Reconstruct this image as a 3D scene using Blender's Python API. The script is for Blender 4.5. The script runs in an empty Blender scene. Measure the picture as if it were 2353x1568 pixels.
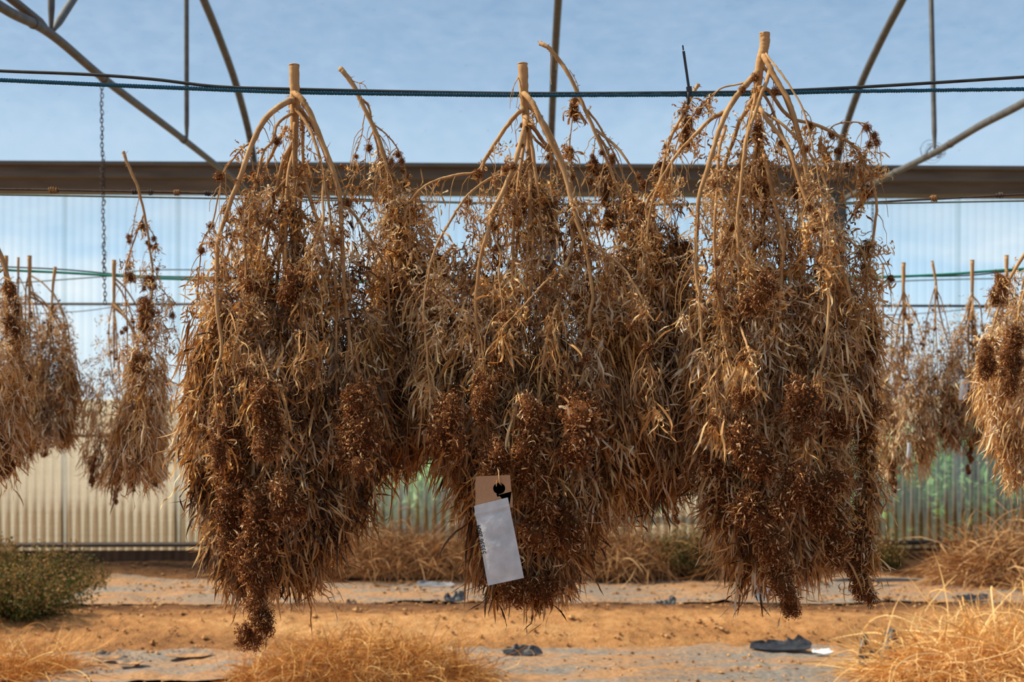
import bpy, math, numpy as np
from mathutils import Vector
rng = np.random.default_rng(7)
F, CX, YH, H = 3268.0, 1176.5, 950.0, 1.4     # focal length in px, principal x, horizon y, eye height
scene = bpy.context.scene
col = scene.collection

# ------------------------------------------------------------------ camera, sky, sun, exposure
cam_d = bpy.data.cameras.new('camera'); cam = bpy.data.objects.new('camera', cam_d); col.objects.link(cam)
cam.location = (0, 0, H); cam.rotation_euler = (math.pi/2, 0, 0)
cam_d.sensor_width = 36; cam_d.lens = 36*F/2353; cam_d.shift_y = (YH-784)/2353
cam_d.clip_start = .05; cam_d.clip_end = 400
cam_d.dof.use_dof = True; cam_d.dof.focus_distance = 2.86; cam_d.dof.aperture_fstop = 7.5
scene.camera = cam
scene.view_settings.view_transform = 'Standard'; scene.view_settings.look = 'None'
scene.view_settings.gamma = 1; scene.view_settings.use_curve_mapping = False
scene.view_settings.exposure = 0.0
scene.render.film_transparent = False

SUN_DIR = Vector((-.76, .06, .78)).normalized()     # towards the sun: left, a little behind the plants
def lin(r, g, b):
    f = lambda c: (c/255/12.92) if c/255 <= .04045 else ((c/255+.055)/1.055)**2.4
    return (f(r), f(g), f(b), 1)
w = bpy.data.worlds.new('sky'); scene.world = w; w.use_nodes = True
nt = w.node_tree; nt.nodes.clear()
def N(nt, t, **k):
    n = nt.nodes.new(t)
    for a, v in k.items(): setattr(n, a, v)
    return n
def ramp(nt, fac, stops, interp='LINEAR'):
    r = N(nt, 'ShaderNodeValToRGB'); r.color_ramp.interpolation = interp
    e = r.color_ramp.elements
    e[0].position, e[0].color = stops[0][0], stops[0][1]
    e[1].position, e[1].color = stops[-1][0], stops[-1][1]
    for p, c in stops[1:-1]:
        x = e.new(p); x.color = c
    nt.links.new(fac, r.inputs[0]); return r.outputs[0]
def math_(nt, op, a, b=None, c=None, clamp=False):
    m = N(nt, 'ShaderNodeMath', operation=op, use_clamp=clamp)
    for i, v in enumerate((a, b, c)):
        if v is None: continue
        if isinstance(v, (int, float)): m.inputs[i].default_value = v
        else: nt.links.new(v, m.inputs[i])
    return m.outputs[0]
def mixc(nt, fac, a, b, blend='MIX'):
    m = N(nt, 'ShaderNodeMix', data_type='RGBA', blend_type=blend)
    for s, v in ((0, fac), (6, a), (7, b)):
        if isinstance(v, (int, float)): m.inputs[s].default_value = v
        elif isinstance(v, tuple): m.inputs[s].default_value = v
        else: nt.links.new(v, m.inputs[s])
    return m.outputs[2]
def noise(nt, vec, scale, detail=4, rough=.55, out=0):
    n = N(nt, 'ShaderNodeTexNoise'); n.inputs['Scale'].default_value = scale
    n.inputs['Detail'].default_value = detail; n.inputs['Roughness'].default_value = rough
    if vec is not None: nt.links.new(vec, n.inputs['Vector'])
    return n.outputs[out]
tc = N(nt, 'ShaderNodeTexCoord'); sep = N(nt, 'ShaderNodeSeparateXYZ'); nt.links.new(tc.outputs['Generated'], sep.inputs[0])
sky = ramp(nt, sep.outputs[2], [(0, (.92, 1.04, 1.10, 1)), (.04, (.80, .98, 1.10, 1)), (.10, (.56, .82, 1.06, 1)), (.15, (.50, .71, .92, 1)), (.175, (.46, .66, .86, 1)), (.22, (.25, .45, .69, 1)), (.28, (.15, .33, .57, 1)), (.6, (.135, .30, .54, 1)), (1, (.12, .27, .52, 1))])
mp = N(nt, 'ShaderNodeMapping'); mp.inputs['Scale'].default_value = (1, 1, 3.2); nt.links.new(tc.outputs['Generated'], mp.inputs[0])
cl = noise(nt, mp.outputs[0], 5.5, 5, .55)
clf = math_(nt, 'MULTIPLY', ramp(nt, cl, [(.47, (0, 0, 0, 1)), (.66, (1, 1, 1, 1))]),
            ramp(nt, sep.outputs[2], [(0, (.9, .9, .9, 1)), (.10, (.85, .85, .85, 1)), (.16, (.05, .05, .05, 1)), (.4, (.03, .03, .03, 1)), (1, (.1, .1, .1, 1))]))
skyc = mixc(nt, clf, sky, (1.0, 1.06, 1.1, 1))
dt = N(nt, 'ShaderNodeVectorMath', operation='DOT_PRODUCT'); nt.links.new(tc.outputs['Generated'], dt.inputs[0]); dt.inputs[1].default_value = SUN_DIR
glow = math_(nt, 'POWER', math_(nt, 'MAXIMUM', dt.outputs['Value'], 0.0), 4.0)
skyg = mixc(nt, math_(nt, 'MULTIPLY', glow, .9), skyc, (1.0, .97, .90, 1), 'ADD')
skyf = mixc(nt, math_(nt, 'LESS_THAN', sep.outputs[2], -.003), skyg, (.30, .235, .16, 1))
bg = N(nt, 'ShaderNodeBackground'); bg.inputs[1].default_value = 1.0; nt.links.new(skyf, bg.inputs[0])
wo = N(nt, 'ShaderNodeOutputWorld'); nt.links.new(bg.outputs[0], wo.inputs[0])

sun_d = bpy.data.lights.new('sun', 'SUN'); sun_d.energy = 9.0; sun_d.angle = math.radians(6); sun_d.color = (1, .89, .72)
sun = bpy.data.objects.new('sun', sun_d); col.objects.link(sun)
sun.rotation_euler = SUN_DIR.to_track_quat('Z', 'Y').to_euler(); sun.location = (-8, 2, 9)

# ------------------------------------------------------------------ helpers
def P(x, y, d): return np.array([(x-CX)*d/F, d, H+(YH-y)*d/F])
def mat(name):
    m = bpy.data.materials.new(name); m.use_nodes = True; m.node_tree.nodes.clear()
    return m, m.node_tree, N(m.node_tree, 'ShaderNodeOutputMaterial')
def principled(nt, colr, rough=.8, metal=0, spec=.5):
    b = N(nt, 'ShaderNodeBsdfPrincipled'); b.inputs['Roughness'].default_value = rough
    b.inputs['Metallic'].default_value = metal; b.inputs['Specular IOR Level'].default_value = spec
    if isinstance(colr, tuple): b.inputs['Base Color'].default_value = colr
    else: nt.links.new(colr, b.inputs['Base Color'])
    return b
def bump(nt, b, h, strength=.3, dist=.01):
    n = N(nt, 'ShaderNodeBump'); n.inputs['Strength'].default_value = strength; n.inputs['Distance'].default_value = dist
    nt.links.new(h, n.inputs['Height']); nt.links.new(n.outputs[0], b.inputs['Normal'])
def simple(name, c1, c2=None, scale=30, rough=.8, metal=0, bmp=.3, spec=.4, stretch=None, bd=.003):
    m, nt, o = mat(name); t = N(nt, 'ShaderNodeTexCoord'); v = t.outputs['Object']
    if stretch:
        mp = N(nt, 'ShaderNodeMapping'); mp.inputs['Scale'].default_value = stretch; nt.links.new(v, mp.inputs[0]); v = mp.outputs[0]
    n = noise(nt, v, scale, 5, .6)
    c = ramp(nt, n, [(.3, c1), (.7, c2 or c1)])
    b = principled(nt, c, rough, metal, spec)
    if bmp: bump(nt, b, n, bmp, bd)
    nt.links.new(b.outputs[0], o.inputs[0]); return m

class MB:
    """collects vertices, faces and a per-vertex tone and links them as one mesh"""
    def __init__(s): s.v = []; s.f = {3: [], 4: []}; s.t = []; s.n = 0; s.ng = []
    def add(s, v, f, tone=.5):
        v = np.asarray(v, float).reshape(-1, 3); f = np.asarray(f, int)
        s.v.append(v); s.f[f.shape[1]].append(f+s.n)
        s.t.append(np.broadcast_to(np.asarray(tone, float), (len(v),))); s.n += len(v)
    def data(s, name, m, org=(0, 0, 0), smooth=True):
        me = bpy.data.meshes.new(name)
        v = np.concatenate(s.v)-np.asarray(org)
        me.vertices.add(len(v)); me.vertices.foreach_set('co', v.astype(np.float32).ravel())
        fs = [np.concatenate(s.f[k]) for k in (3, 4) if s.f[k]]
        loops = np.concatenate([f.ravel() for f in fs]).astype(np.int32)
        tot = np.concatenate([np.full(len(f), f.shape[1]) for f in fs]).astype(np.int32)
        st = np.concatenate([[0], np.cumsum(tot)[:-1]]).astype(np.int32)
        me.loops.add(len(loops)); me.loops.foreach_set('vertex_index', loops)
        me.polygons.add(len(tot)); me.polygons.foreach_set('loop_start', st)
        me.polygons.foreach_set('use_smooth', np.full(len(tot), smooth))
        me.update(calc_edges=True)
        a = me.attributes.new('tone', 'FLOAT', 'POINT'); a.data.foreach_set('value', np.concatenate(s.t).astype(np.float32))
        if m: me.materials.append(m)
        me.validate()
        return me
    def build(s, name, m, parent=None, org=(0, 0, 0), smooth=True, kind=None):
        me = s.data(name, m, org, smooth)
        o = bpy.data.objects.new(name, me); col.objects.link(o)
        if parent: o.parent = parent
        else: o.location = org
        if kind: o['kind'] = kind
        return o
    # ---- shapes
    def tube(s, pts, r, n=8, tone=.5, cap=True, wob=0):
        pts = np.asarray(pts, float); m = len(pts); r = np.broadcast_to(np.asarray(r, float), (m,))
        t = np.gradient(pts, axis=0); t /= np.linalg.norm(t, axis=1)[:, None]+1e-12
        u = np.cross(t[0], [0, 0, 1.] if abs(t[0][2]) < .9 else [1., 0, 0]); u /= np.linalg.norm(u)
        a = np.arange(n)*2*math.pi/n; V = np.empty((m, n, 3))
        for i in range(m):
            u = u-t[i]*np.dot(u, t[i]); u /= np.linalg.norm(u)+1e-12
            w_ = np.cross(t[i], u); rr = r[i]*(1+(rng.normal(0, wob, n) if wob else 0))
            V[i] = pts[i]+(np.cos(a)*rr)[:, None]*u+(np.sin(a)*rr)[:, None]*w_
        V = V.reshape(-1, 3); i, j = np.meshgrid(np.arange(m-1), np.arange(n), indexing='ij'); i = i.ravel(); j = j.ravel(); k = (j+1) % n
        if cap:
            V = np.vstack([V, pts[0], pts[-1]])
            jj = np.arange(n); kk = (jj+1) % n
            s.add(V, np.stack([i*n+j, i*n+k, (i+1)*n+k, (i+1)*n+j], 1), tone)
            base = s.n-len(V)
            s.f[3].append(np.stack([kk, jj, np.full(n, m*n)], 1)+base)
            s.f[3].append(np.stack([(m-1)*n+jj, (m-1)*n+kk, np.full(n, m*n+1)], 1)+base)
        else: s.add(V, np.stack([i*n+j, i*n+k, (i+1)*n+k, (i+1)*n+j], 1), tone)
    def box(s, c, h, ax=None, tone=.5):
        ax = np.eye(3) if ax is None else np.asarray(ax)
        q = np.array([[x, y, z] for x in (-1, 1) for y in (-1, 1) for z in (-1, 1)])*np.asarray(h)
        s.add(np.asarray(c)+q@ax, [[0, 1, 3, 2], [4, 6, 7, 5], [0, 4, 5, 1], [2, 3, 7, 6], [0, 2, 6, 4], [1, 5, 7, 3]], tone)
    def grid(s, V, tone=.5):
        a, b = V.shape[:2]; i, j = np.meshgrid(np.arange(a-1), np.arange(b-1), indexing='ij'); i = i.ravel(); j = j.ravel()
        s.add(V.reshape(-1, 3), np.stack([i*b+j, i*b+j+1, (i+1)*b+j+1, (i+1)*b+j], 1), tone if np.isscalar(tone) else np.asarray(tone).ravel())
    def leaves(s, base, dirs, L, W, bend=1.5, wave=.5, twist=1.5, droop=.12, S=6, fold=0., tone=.5, blunt=False):
        n = len(base); t = dirs/np.linalg.norm(dirs, axis=1)[:, None]
        q = rng.normal(size=(n, 3)); sd = np.cross(t, q); sd /= np.linalg.norm(sd, axis=1)[:, None]; nn = np.cross(sd, t)
        kb = rng.normal(0, bend, n); tw = rng.normal(0, twist, n); ph = rng.uniform(0, 6.28, n)
        p = base.copy(); prof = np.sin(np.pi*np.clip((np.arange(S+1)/S)*.93+.05, 0, 1))**(.75 if not blunt else .5); prof[0] = .35; prof[-1] = .06
        rows = []
        L = np.broadcast_to(L, (n,)); W = np.broadcast_to(W, (n,))
        for i in range(S+1):
            hw = (W*prof[i]/2)[:, None]*sd
            if fold: 
                up = (W*prof[i]*fold)[:, None]*nn
                rows += [p-hw+up, p-up*.3, p+hw+up]
            else: rows += [p-hw, p+hw]
            a = kb*(.3+1.5*i/S)/S+wave*1.2*np.sin(ph+i*1.45)
            c, d = np.cos(a)[:, None], np.sin(a)[:, None]
            t, nn = t*c+nn*d, nn*c-t*d
            a = tw/S; c, d = np.cos(a)[:, None], np.sin(a)[:, None]
            sd, nn = sd*c+nn*d, nn*c-sd*d
            t = t+np.array([0, 0, -droop]); t /= np.linalg.norm(t, axis=1)[:, None]
            sd = sd-t*(sd*t).sum(1)[:, None]; sd /= np.linalg.norm(sd, axis=1)[:, None]+1e-9; nn = np.cross(sd, t)
            p = p+t*(L/S)[:, None]
        R = len(rows); V = np.stack(rows, 1).reshape(-1, 3); c = 3 if fold else 2
        q = []
        for i in range(S):
            for j in range(c-1): q.append([i*c+j, i*c+j+1, (i+1)*c+j+1, (i+1)*c+j])
        Fq = (np.arange(n)[:, None, None]*R+np.array(q)[None]).reshape(-1, 4)
        s.add(V, Fq, np.repeat(np.broadcast_to(tone, (n,)), R))

def catmull(pts, m):
    p = np.asarray(pts, float); p = np.vstack([2*p[0]-p[1], p, 2*p[-1]-p[-2]]); n = len(p)-3
    u = np.linspace(0, n-1e-6, m); i = u.astype(int); f = (u-i)[:, None]
    a, b, c, d = p[i], p[i+1], p[i+2], p[i+3]
    return .5*((2*b)+(-a+c)*f+(2*a-5*b+4*c-d)*f**2+(-a+3*b-3*c+d)*f**3)
def empty(name, loc, label, cat, group=None, kind=None):
    o = bpy.data.objects.new(name, None); o.empty_display_size = .05; col.objects.link(o); o.location = tuple(loc)
    o['label'] = label; o['category'] = cat
    if group: o['group'] = group
    if kind: o['kind'] = kind
    return o
def tag(o, label, cat, group=None, kind=None):
    o['label'] = label; o['category'] = cat
    if group: o['group'] = group
    if kind: o['kind'] = kind
    return o
def inst(name, me, parent, loc, rot=(0, 0, 0), sc=1):
    o = bpy.data.objects.new(name, me); col.objects.link(o); o.parent = parent; o.location = tuple(loc); o.rotation_euler = rot
    o.scale = (sc,)*3 if np.isscalar(sc) else sc
    return o

def perm_noise(X, Y, seed=0):
    """smooth value noise on arrays"""
    r = np.random.default_rng(seed); T = r.random((256, 256))
    xi = np.floor(X).astype(int); yi = np.floor(Y).astype(int); fx = X-xi; fy = Y-yi
    fx = fx*fx*(3-2*fx); fy = fy*fy*(3-2*fy)
    g = lambda a, b: T[a % 256, b % 256]
    return (g(xi, yi)*(1-fx)+g(xi+1, yi)*fx)*(1-fy)+(g(xi, yi+1)*(1-fx)+g(xi+1, yi+1)*fx)*fy-.5
def fbm(X, Y, seed=0, o=4):
    return sum(perm_noise(X*2**k+k*17, Y*2**k, seed+k)/2**k for k in range(o))

# ------------------------------------------------------------------ materials
def leaf_mat(name, stops, trans=.35, tcol=(1.0, .70, .40, 1), grey=.0):
    m, nt, o = mat(name)
    at = N(nt, 'ShaderNodeAttribute', attribute_name='tone'); oi = N(nt, 'ShaderNodeObjectInfo')
    t = N(nt, 'ShaderNodeTexCoord'); n = noise(nt, t.outputs['Object'], 60, 3, .6)
    f = math_(nt, 'ADD', at.outputs['Fac'], math_(nt, 'MULTIPLY', math_(nt, 'SUBTRACT', n, .5), .35))
    f = math_(nt, 'ADD', f, math_(nt, 'MULTIPLY', math_(nt, 'SUBTRACT', oi.outputs['Random'], .5), .18), clamp=True)
    c = ramp(nt, f, stops)
    if grey: c = mixc(nt, math_(nt, 'MULTIPLY', ramp(nt, noise(nt, t.outputs['Object'], 11, 3, .6), [(.38, (0, 0, 0, 1)), (.62, (1, 1, 1, 1))]), grey), c, lin(190, 166, 140))
    b = principled(nt, c, .85, 0, .12)
    tr = N(nt, 'ShaderNodeBsdfTranslucent'); nt.links.new(mixc(nt, 1.0, c, tcol, 'MULTIPLY'), tr.inputs[0])
    ms = N(nt, 'ShaderNodeMixShader'); ms.inputs[0].default_value = trans
    nt.links.new(b.outputs[0], ms.inputs[1]); nt.links.new(tr.outputs[0], ms.inputs[2]); nt.links.new(ms.outputs[0], o.inputs[0])
    return m
M = {}
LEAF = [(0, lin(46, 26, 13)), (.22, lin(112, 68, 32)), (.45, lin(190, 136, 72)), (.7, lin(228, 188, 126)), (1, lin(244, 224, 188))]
M['leaf'] = leaf_mat('dry_leaf', LEAF, .24, (1.0, .68, .34, 1), .35)
M['bud'] = leaf_mat('dry_bud', [(0, lin(78, 44, 22)), (.3, lin(134, 84, 48)), (.55, lin(172, 118, 72)), (.8, lin(206, 160, 108)), (1, lin(232, 206, 168))], .2)
M['straw'] = leaf_mat('straw', [(0, lin(120, 74, 36)), (.4, lin(190, 130, 68)), (.7, lin(222, 170, 100)), (1, lin(242, 208, 146))], .25)
M['brush'] = leaf_mat('dead_brush', [(0, lin(84, 56, 36)), (.4, lin(140, 98, 62)), (.7, lin(178, 132, 86)), (1, lin(212, 170, 120))], .2)
M['green'] = leaf_mat('shrub_leaf', [(0, lin(28, 36, 18)), (.35, lin(62, 72, 34)), (.6, lin(108, 98, 54)), (.8, lin(150, 108, 66)), (1, lin(182, 136, 92))], .25, (.8, .9, .4, 1))
M['lush'] = leaf_mat('outdoor_leaf', [(0, lin(64, 104, 60)), (.5, lin(124, 172, 110)), (1, lin(186, 216, 160))], .4, (.8, 1, .5, 1))
M['stem'] = simple('dry_stem', lin(146, 104, 62), lin(196, 154, 106), 45, .85, 0, .6, .15, (1, 1, .18), .002)
M['cut'] = simple('cut_wood', lin(170, 130, 85), lin(205, 172, 128), 160, .8, 0, .4)
M['steel'] = simple('galvanised_steel', lin(78, 75, 70), lin(108, 104, 98), 14, .6, .3, .05)
M['gutter'] = simple('weathered_gutter', lin(90, 83, 74), lin(118, 110, 98), 6, .7, .1, .1, .3, (.3, 1, 2))
M['rail'] = simple('rail_metal', lin(58, 47, 39), lin(80, 66, 55), 8, .8, .1, .05)
M['tube'] = simple('black_hose', lin(34, 36, 34), lin(56, 60, 54), 40, .5, 0, .1)
M['blue_rope'] = simple('blue_rope', lin(18, 62, 84), lin(28, 104, 128), 300, .6, 0, .4)
M['green_rope'] = simple('green_rope', lin(18, 112, 92), lin(44, 150, 124), 200, .6, 0, .3)
M['cord'] = simple('olive_cord', lin(72, 80, 62), lin(104, 110, 84), 200, .7, 0, .3)
M['wire'] = simple('rusty_wire', lin(52, 40, 34), lin(86, 66, 54), 60, .7, .2, .3)
M['rust'] = simple('rusty_chain', lin(46, 36, 32), lin(84, 62, 50), 80, .6, .4, .3)
M['plastic'] = simple('black_plastic', lin(28, 28, 30), lin(60, 58, 58), 20, .45, 0, .3)
M['kraft'] = simple('kraft_card', lin(176, 130, 92), lin(190, 144, 106), 220, .85, 0, .15)
M['ink'] = simple('ink', lin(42, 42, 46), lin(60, 60, 64), 300, .8, 0, 0)
M['white'] = simple('white_scrap', lin(225, 222, 214), lin(240, 238, 232), 20, .6, 0, .2)
m, nt, o = mat('paper_bag')
t = N(nt, 'ShaderNodeTexCoord'); n1 = noise(nt, t.outputs['Object'], 28, 5, .6); n2 = noise(nt, t.outputs['Object'], 220, 3, .6)
c = ramp(nt, n1, [(.3, lin(184, 184, 182)), (.65, lin(214, 212, 208))])
b = principled(nt, c, .6, 0, .3); bump(nt, b, math_(nt, 'ADD', n1, math_(nt, 'MULTIPLY', n2, .12)), .45, .004); nt.links.new(b.outputs[0], o.inputs[0]); M['paper'] = m

# soil
def soil_mat(name, pal):
    m, nt, o = mat(name); t = N(nt, 'ShaderNodeTexCoord'); v = t.outputs['Object']
    mp = N(nt, 'ShaderNodeMapping'); mp.inputs['Scale'].default_value = (.35, 1.6, 1); nt.links.new(v, mp.inputs[0])
    n1 = noise(nt, mp.outputs[0], 1.6, 5, .6); n2 = noise(nt, v, 16, 6, .65); n3 = noise(nt, v, 90, 3, .6)
    at = N(nt, 'ShaderNodeAttribute', attribute_name='tone')
    f = math_(nt, 'ADD', math_(nt, 'MULTIPLY', n1, .28), math_(nt, 'MULTIPLY', n2, .5))
    f = math_(nt, 'ADD', f, math_(nt, 'MULTIPLY', n3, .22))
    f = math_(nt, 'ADD', f, math_(nt, 'SUBTRACT', at.outputs['Fac'], .5), clamp=True)
    b = principled(nt, ramp(nt, f, pal), .95, 0, .1)
    bump(nt, b, math_(nt, 'ADD', n2, math_(nt, 'MULTIPLY', n3, .5)), .8, .03)
    nt.links.new(b.outputs[0], o.inputs[0]); return m
M['soil'] = soil_mat('sandy_soil', [(.2, lin(90, 58, 36)), (.4, lin(136, 92, 56)), (.56, lin(178, 124, 74)), (.75, lin(208, 160, 106))])
M['field'] = soil_mat('outdoor_field', [(.2, lin(120, 112, 80)), (.5, lin(172, 150, 116)), (.8, lin(200, 176, 140))])
m, nt, o = mat('mulch_sheet'); t = N(nt, 'ShaderNodeTexCoord'); v = t.outputs['Object']
mp = N(nt, 'ShaderNodeMapping'); mp.inputs['Scale'].default_value = (.4, 2.2, 1); nt.links.new(v, mp.inputs[0])
n1 = noise(nt, mp.outputs[0], 2.6, 6, .68); n2 = noise(nt, v, 40, 4, .7)
sand = ramp(nt, n2, [(.3, lin(134, 92, 56)), (.7, lin(186, 138, 90))]); sheet = ramp(nt, n2, [(.3, lin(92, 86, 80)), (.7, lin(150, 136, 118))])
f = ramp(nt, math_(nt, 'ADD', n1, math_(nt, 'MULTIPLY', math_(nt, 'SUBTRACT', n2, .5), .25)), [(.42, (0, 0, 0, 1)), (.58, (1, 1, 1, 1))])
b = principled(nt, mixc(nt, f, sheet, sand), .8, 0, .25); bump(nt, b, n1, .5, .03); nt.links.new(b.outputs[0], o.inputs[0]); M['sheet'] = m

# roof film: lets most light straight through, scatters the rest
m, nt, o = mat('roof_film'); t = N(nt, 'ShaderNodeTexCoord')
n1 = noise(nt, t.outputs['Object'], .8, 4, .6); n2 = noise(nt, t.outputs['Object'], 5, 5, .6)
vor = N(nt, 'ShaderNodeTexVoronoi'); vor.inputs['Scale'].default_value = 5.5; nt.links.new(t.outputs['Object'], vor.inputs['Vector'])
spot = ramp(nt, vor.outputs['Distance'], [(.06, (.45, .45, .45, 1)), (.10, (0, 0, 0, 1))])
tint = ramp(nt, n1, [(.3, (.80, .86, .90, 1)), (.7, (.86, .90, .93, 1))])
tint = mixc(nt, math_(nt, 'MULTIPLY', spot, .5), tint, (.45, .5, .55, 1))
tp = N(nt, 'ShaderNodeBsdfTransparent'); nt.links.new(tint, tp.inputs[0])
tr = N(nt, 'ShaderNodeBsdfTranslucent'); tr.inputs[0].default_value = (.62, .66, .70, 1)
ms = N(nt, 'ShaderNodeMixShader'); nt.links.new(ramp(nt, n2, [(.3, (.10, .10, .10, 1)), (.7, (.15, .15, .15, 1))]), ms.inputs[0])
nt.links.new(tp.outputs[0], ms.inputs[1]); nt.links.new(tr.outputs[0], ms.inputs[2]); nt.links.new(ms.outputs[0], o.inputs[0]); M['film'] = m

# corrugated clear wall sheet with dirt splashed up from the soil
m, nt, o = mat('clear_corrugated_sheet'); t = N(nt, 'ShaderNodeTexCoord'); g = N(nt, 'ShaderNodeNewGeometry')
sp = N(nt, 'ShaderNodeSeparateXYZ'); nt.links.new(g.outputs['Position'], sp.inputs[0])
at = N(nt, 'ShaderNodeAttribute', attribute_name='tone')          # 1 in the valleys, 0 on the ridges
mp = N(nt, 'ShaderNodeMapping'); mp.inputs['Scale'].default_value = (1, 1, .12); nt.links.new(g.outputs['Position'], mp.inputs[0])
stk = noise(nt, mp.outputs[0], 9, 5, .6); n2 = noise(nt, g.outputs['Position'], 2.2, 4, .6)
hgt = math_(nt, 'MULTIPLY', sp.outputs[2], .3)
low = ramp(nt, hgt, [(0, (1, 1, 1, 1)), (.10, (.95, .95, .95, 1)), (.20, (.50, .50, .50, 1)), (.36, (.2, .2, .2, 1)), (.7, (.06, .06, .06, 1)), (1, (.05, .05, .05, 1))])
d = math_(nt, 'MULTIPLY', low, math_(nt, 'ADD', .35, math_(nt, 'ADD', math_(nt, 'MULTIPLY', at.outputs['Fac'], 1.1), math_(nt, 'SUBTRACT', n2, .5))), clamp=True)
dirtc = mixc(nt, at.outputs['Fac'], ramp(nt, stk, [(.3, lin(206, 180, 138)), (.7, lin(232, 216, 180))]), ramp(nt, stk, [(.3, lin(84, 58, 38)), (.7, lin(140, 104, 72))]))
clr = math_(nt, 'ADD', .94, math_(nt, 'MULTIPLY', math_(nt, 'SUBTRACT', at.outputs['Fac'], .5), .10))
cc = N(nt, 'ShaderNodeCombineColor'); nt.links.new(math_(nt, 'MULTIPLY', clr, .95), cc.inputs[0]); nt.links.new(clr, cc.inputs[1]); nt.links.new(math_(nt, 'MULTIPLY', clr, 1.01), cc.inputs[2])
tp = N(nt, 'ShaderNodeBsdfTransparent'); nt.links.new(cc.outputs[0], tp.inputs[0])
tr = N(nt, 'ShaderNodeBsdfTranslucent'); nt.links.new(mixc(nt, d, (.80, .84, .86, 1), dirtc), tr.inputs[0])
df = N(nt, 'ShaderNodeBsdfDiffuse'); nt.links.new(mixc(nt, d, (.8, .84, .86, 1), dirtc), df.inputs[0])
m1 = N(nt, 'ShaderNodeMixShader'); m1.inputs[0].default_value = .35; nt.links.new(tr.outputs[0], m1.inputs[1]); nt.links.new(df.outputs[0], m1.inputs[2])
fac = math_(nt, 'ADD', .14, math_(nt, 'ADD', math_(nt, 'MULTIPLY', d, .62), math_(nt, 'MULTIPLY', math_(nt, 'SUBTRACT', stk, .5), .18)), clamp=True)
ms = N(nt, 'ShaderNodeMixShader'); nt.links.new(fac, ms.inputs[0]); nt.links.new(tp.outputs[0], ms.inputs[1]); nt.links.new(m1.outputs[0], ms.inputs[2])
nt.links.new(ms.outputs[0], o.inputs[0]); M['clear'] = m
M['skirt'] = simple('brown_skirt', lin(84, 58, 42), lin(120, 86, 62), 7, .85, 0, .2, .2, (1, 1, .3))

# ------------------------------------------------------------------ setting: soil floor, wall, gutter, roof
SL = .03
def WY(X): return 12.66+SL*X                     # depth of the far wall at X
def bed(Y):                                      # raised bed between the two strips of mulch sheet
    return .13*np.exp(-((Y-9.15)/.62)**4)+.10*np.exp(-((Y-12.35)/.55)**4)+.03*np.exp(-((Y-4.8)/.9)**4)
def ground_z(X, Y):
    return bed(Y+.12*fbm(X*.5, Y*0+3, 5, 2))+.045*fbm(X*1.3, Y*2.2, 1, 4)+.022*fbm(X*7, Y*7, 9, 3)
ys = np.concatenate([np.linspace(-7, 6.5, 45)[:-1], np.linspace(6.5, 12.95, 240)]); xs = np.concatenate([np.linspace(-9, -5, 16)[:-1], np.linspace(-5, 5, 290), np.linspace(5, 9, 16)[1:]])
Y, X = np.meshgrid(ys, xs, indexing='ij'); Z = ground_z(X, Y)
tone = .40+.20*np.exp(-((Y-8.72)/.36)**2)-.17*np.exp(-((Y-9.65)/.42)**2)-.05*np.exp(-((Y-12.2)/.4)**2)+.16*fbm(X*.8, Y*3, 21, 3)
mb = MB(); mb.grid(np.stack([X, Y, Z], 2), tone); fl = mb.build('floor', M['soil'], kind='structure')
# clods and chips lying loose on the soil
mb = MB(); n = 5200
cx = rng.uniform(-4.4, 4.4, n); cy = rng.uniform(6.9, 12.3, n); rr = rng.uniform(.004, .016, n)*np.where(rng.random(n) < .06, 2.0, 1)
ico = np.array([[0, 0, 1], [1, 0, .1], [.2, 1, 0], [-1, .2, .1], [-.1, -1, 0], [0, .1, -1]], float); icf = np.array([[0, 1, 2], [0, 2, 3], [0, 3, 4], [0, 4, 1], [5, 2, 1], [5, 3, 2], [5, 4, 3], [5, 1, 4]])
V = ico[None]*rr[:, None, None]*rng.uniform(.6, 1.3, (n, 6, 1)); V[..., 2] *= .6
V += np.stack([cx, cy, ground_z(cx, cy)+.012+.012*((cy < 8.2)|((cy > 10.3)&(cy < 11.6)))], 1)[:, None]
mb.add(V.reshape(-1, 3), (np.arange(n)[:, None, None]*6+icf[None]).reshape(-1, 3), np.repeat(rng.uniform(.3, .75, n), 6))
o = mb.build('soil_clods', M['soil'], fl, smooth=False, kind='stuff')

mb = MB(); g_ = np.meshgrid(np.concatenate([[12.8], np.linspace(13.2, 90, 40)]), np.linspace(-50, 50, 60), indexing='ij')
mb.grid(np.stack([g_[1], g_[0], .05+.03*(g_[0]-12.8)+.5*fbm(g_[1]*.08, g_[0]*.08, 3, 3)*np.clip((g_[0]-16)/10, 0, 1)], 2), .5+.2*fbm(g_[1]*.1, g_[0]*.1, 33, 3))
o = mb.build('outdoor_ground', M['field'], kind='structure')

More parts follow.
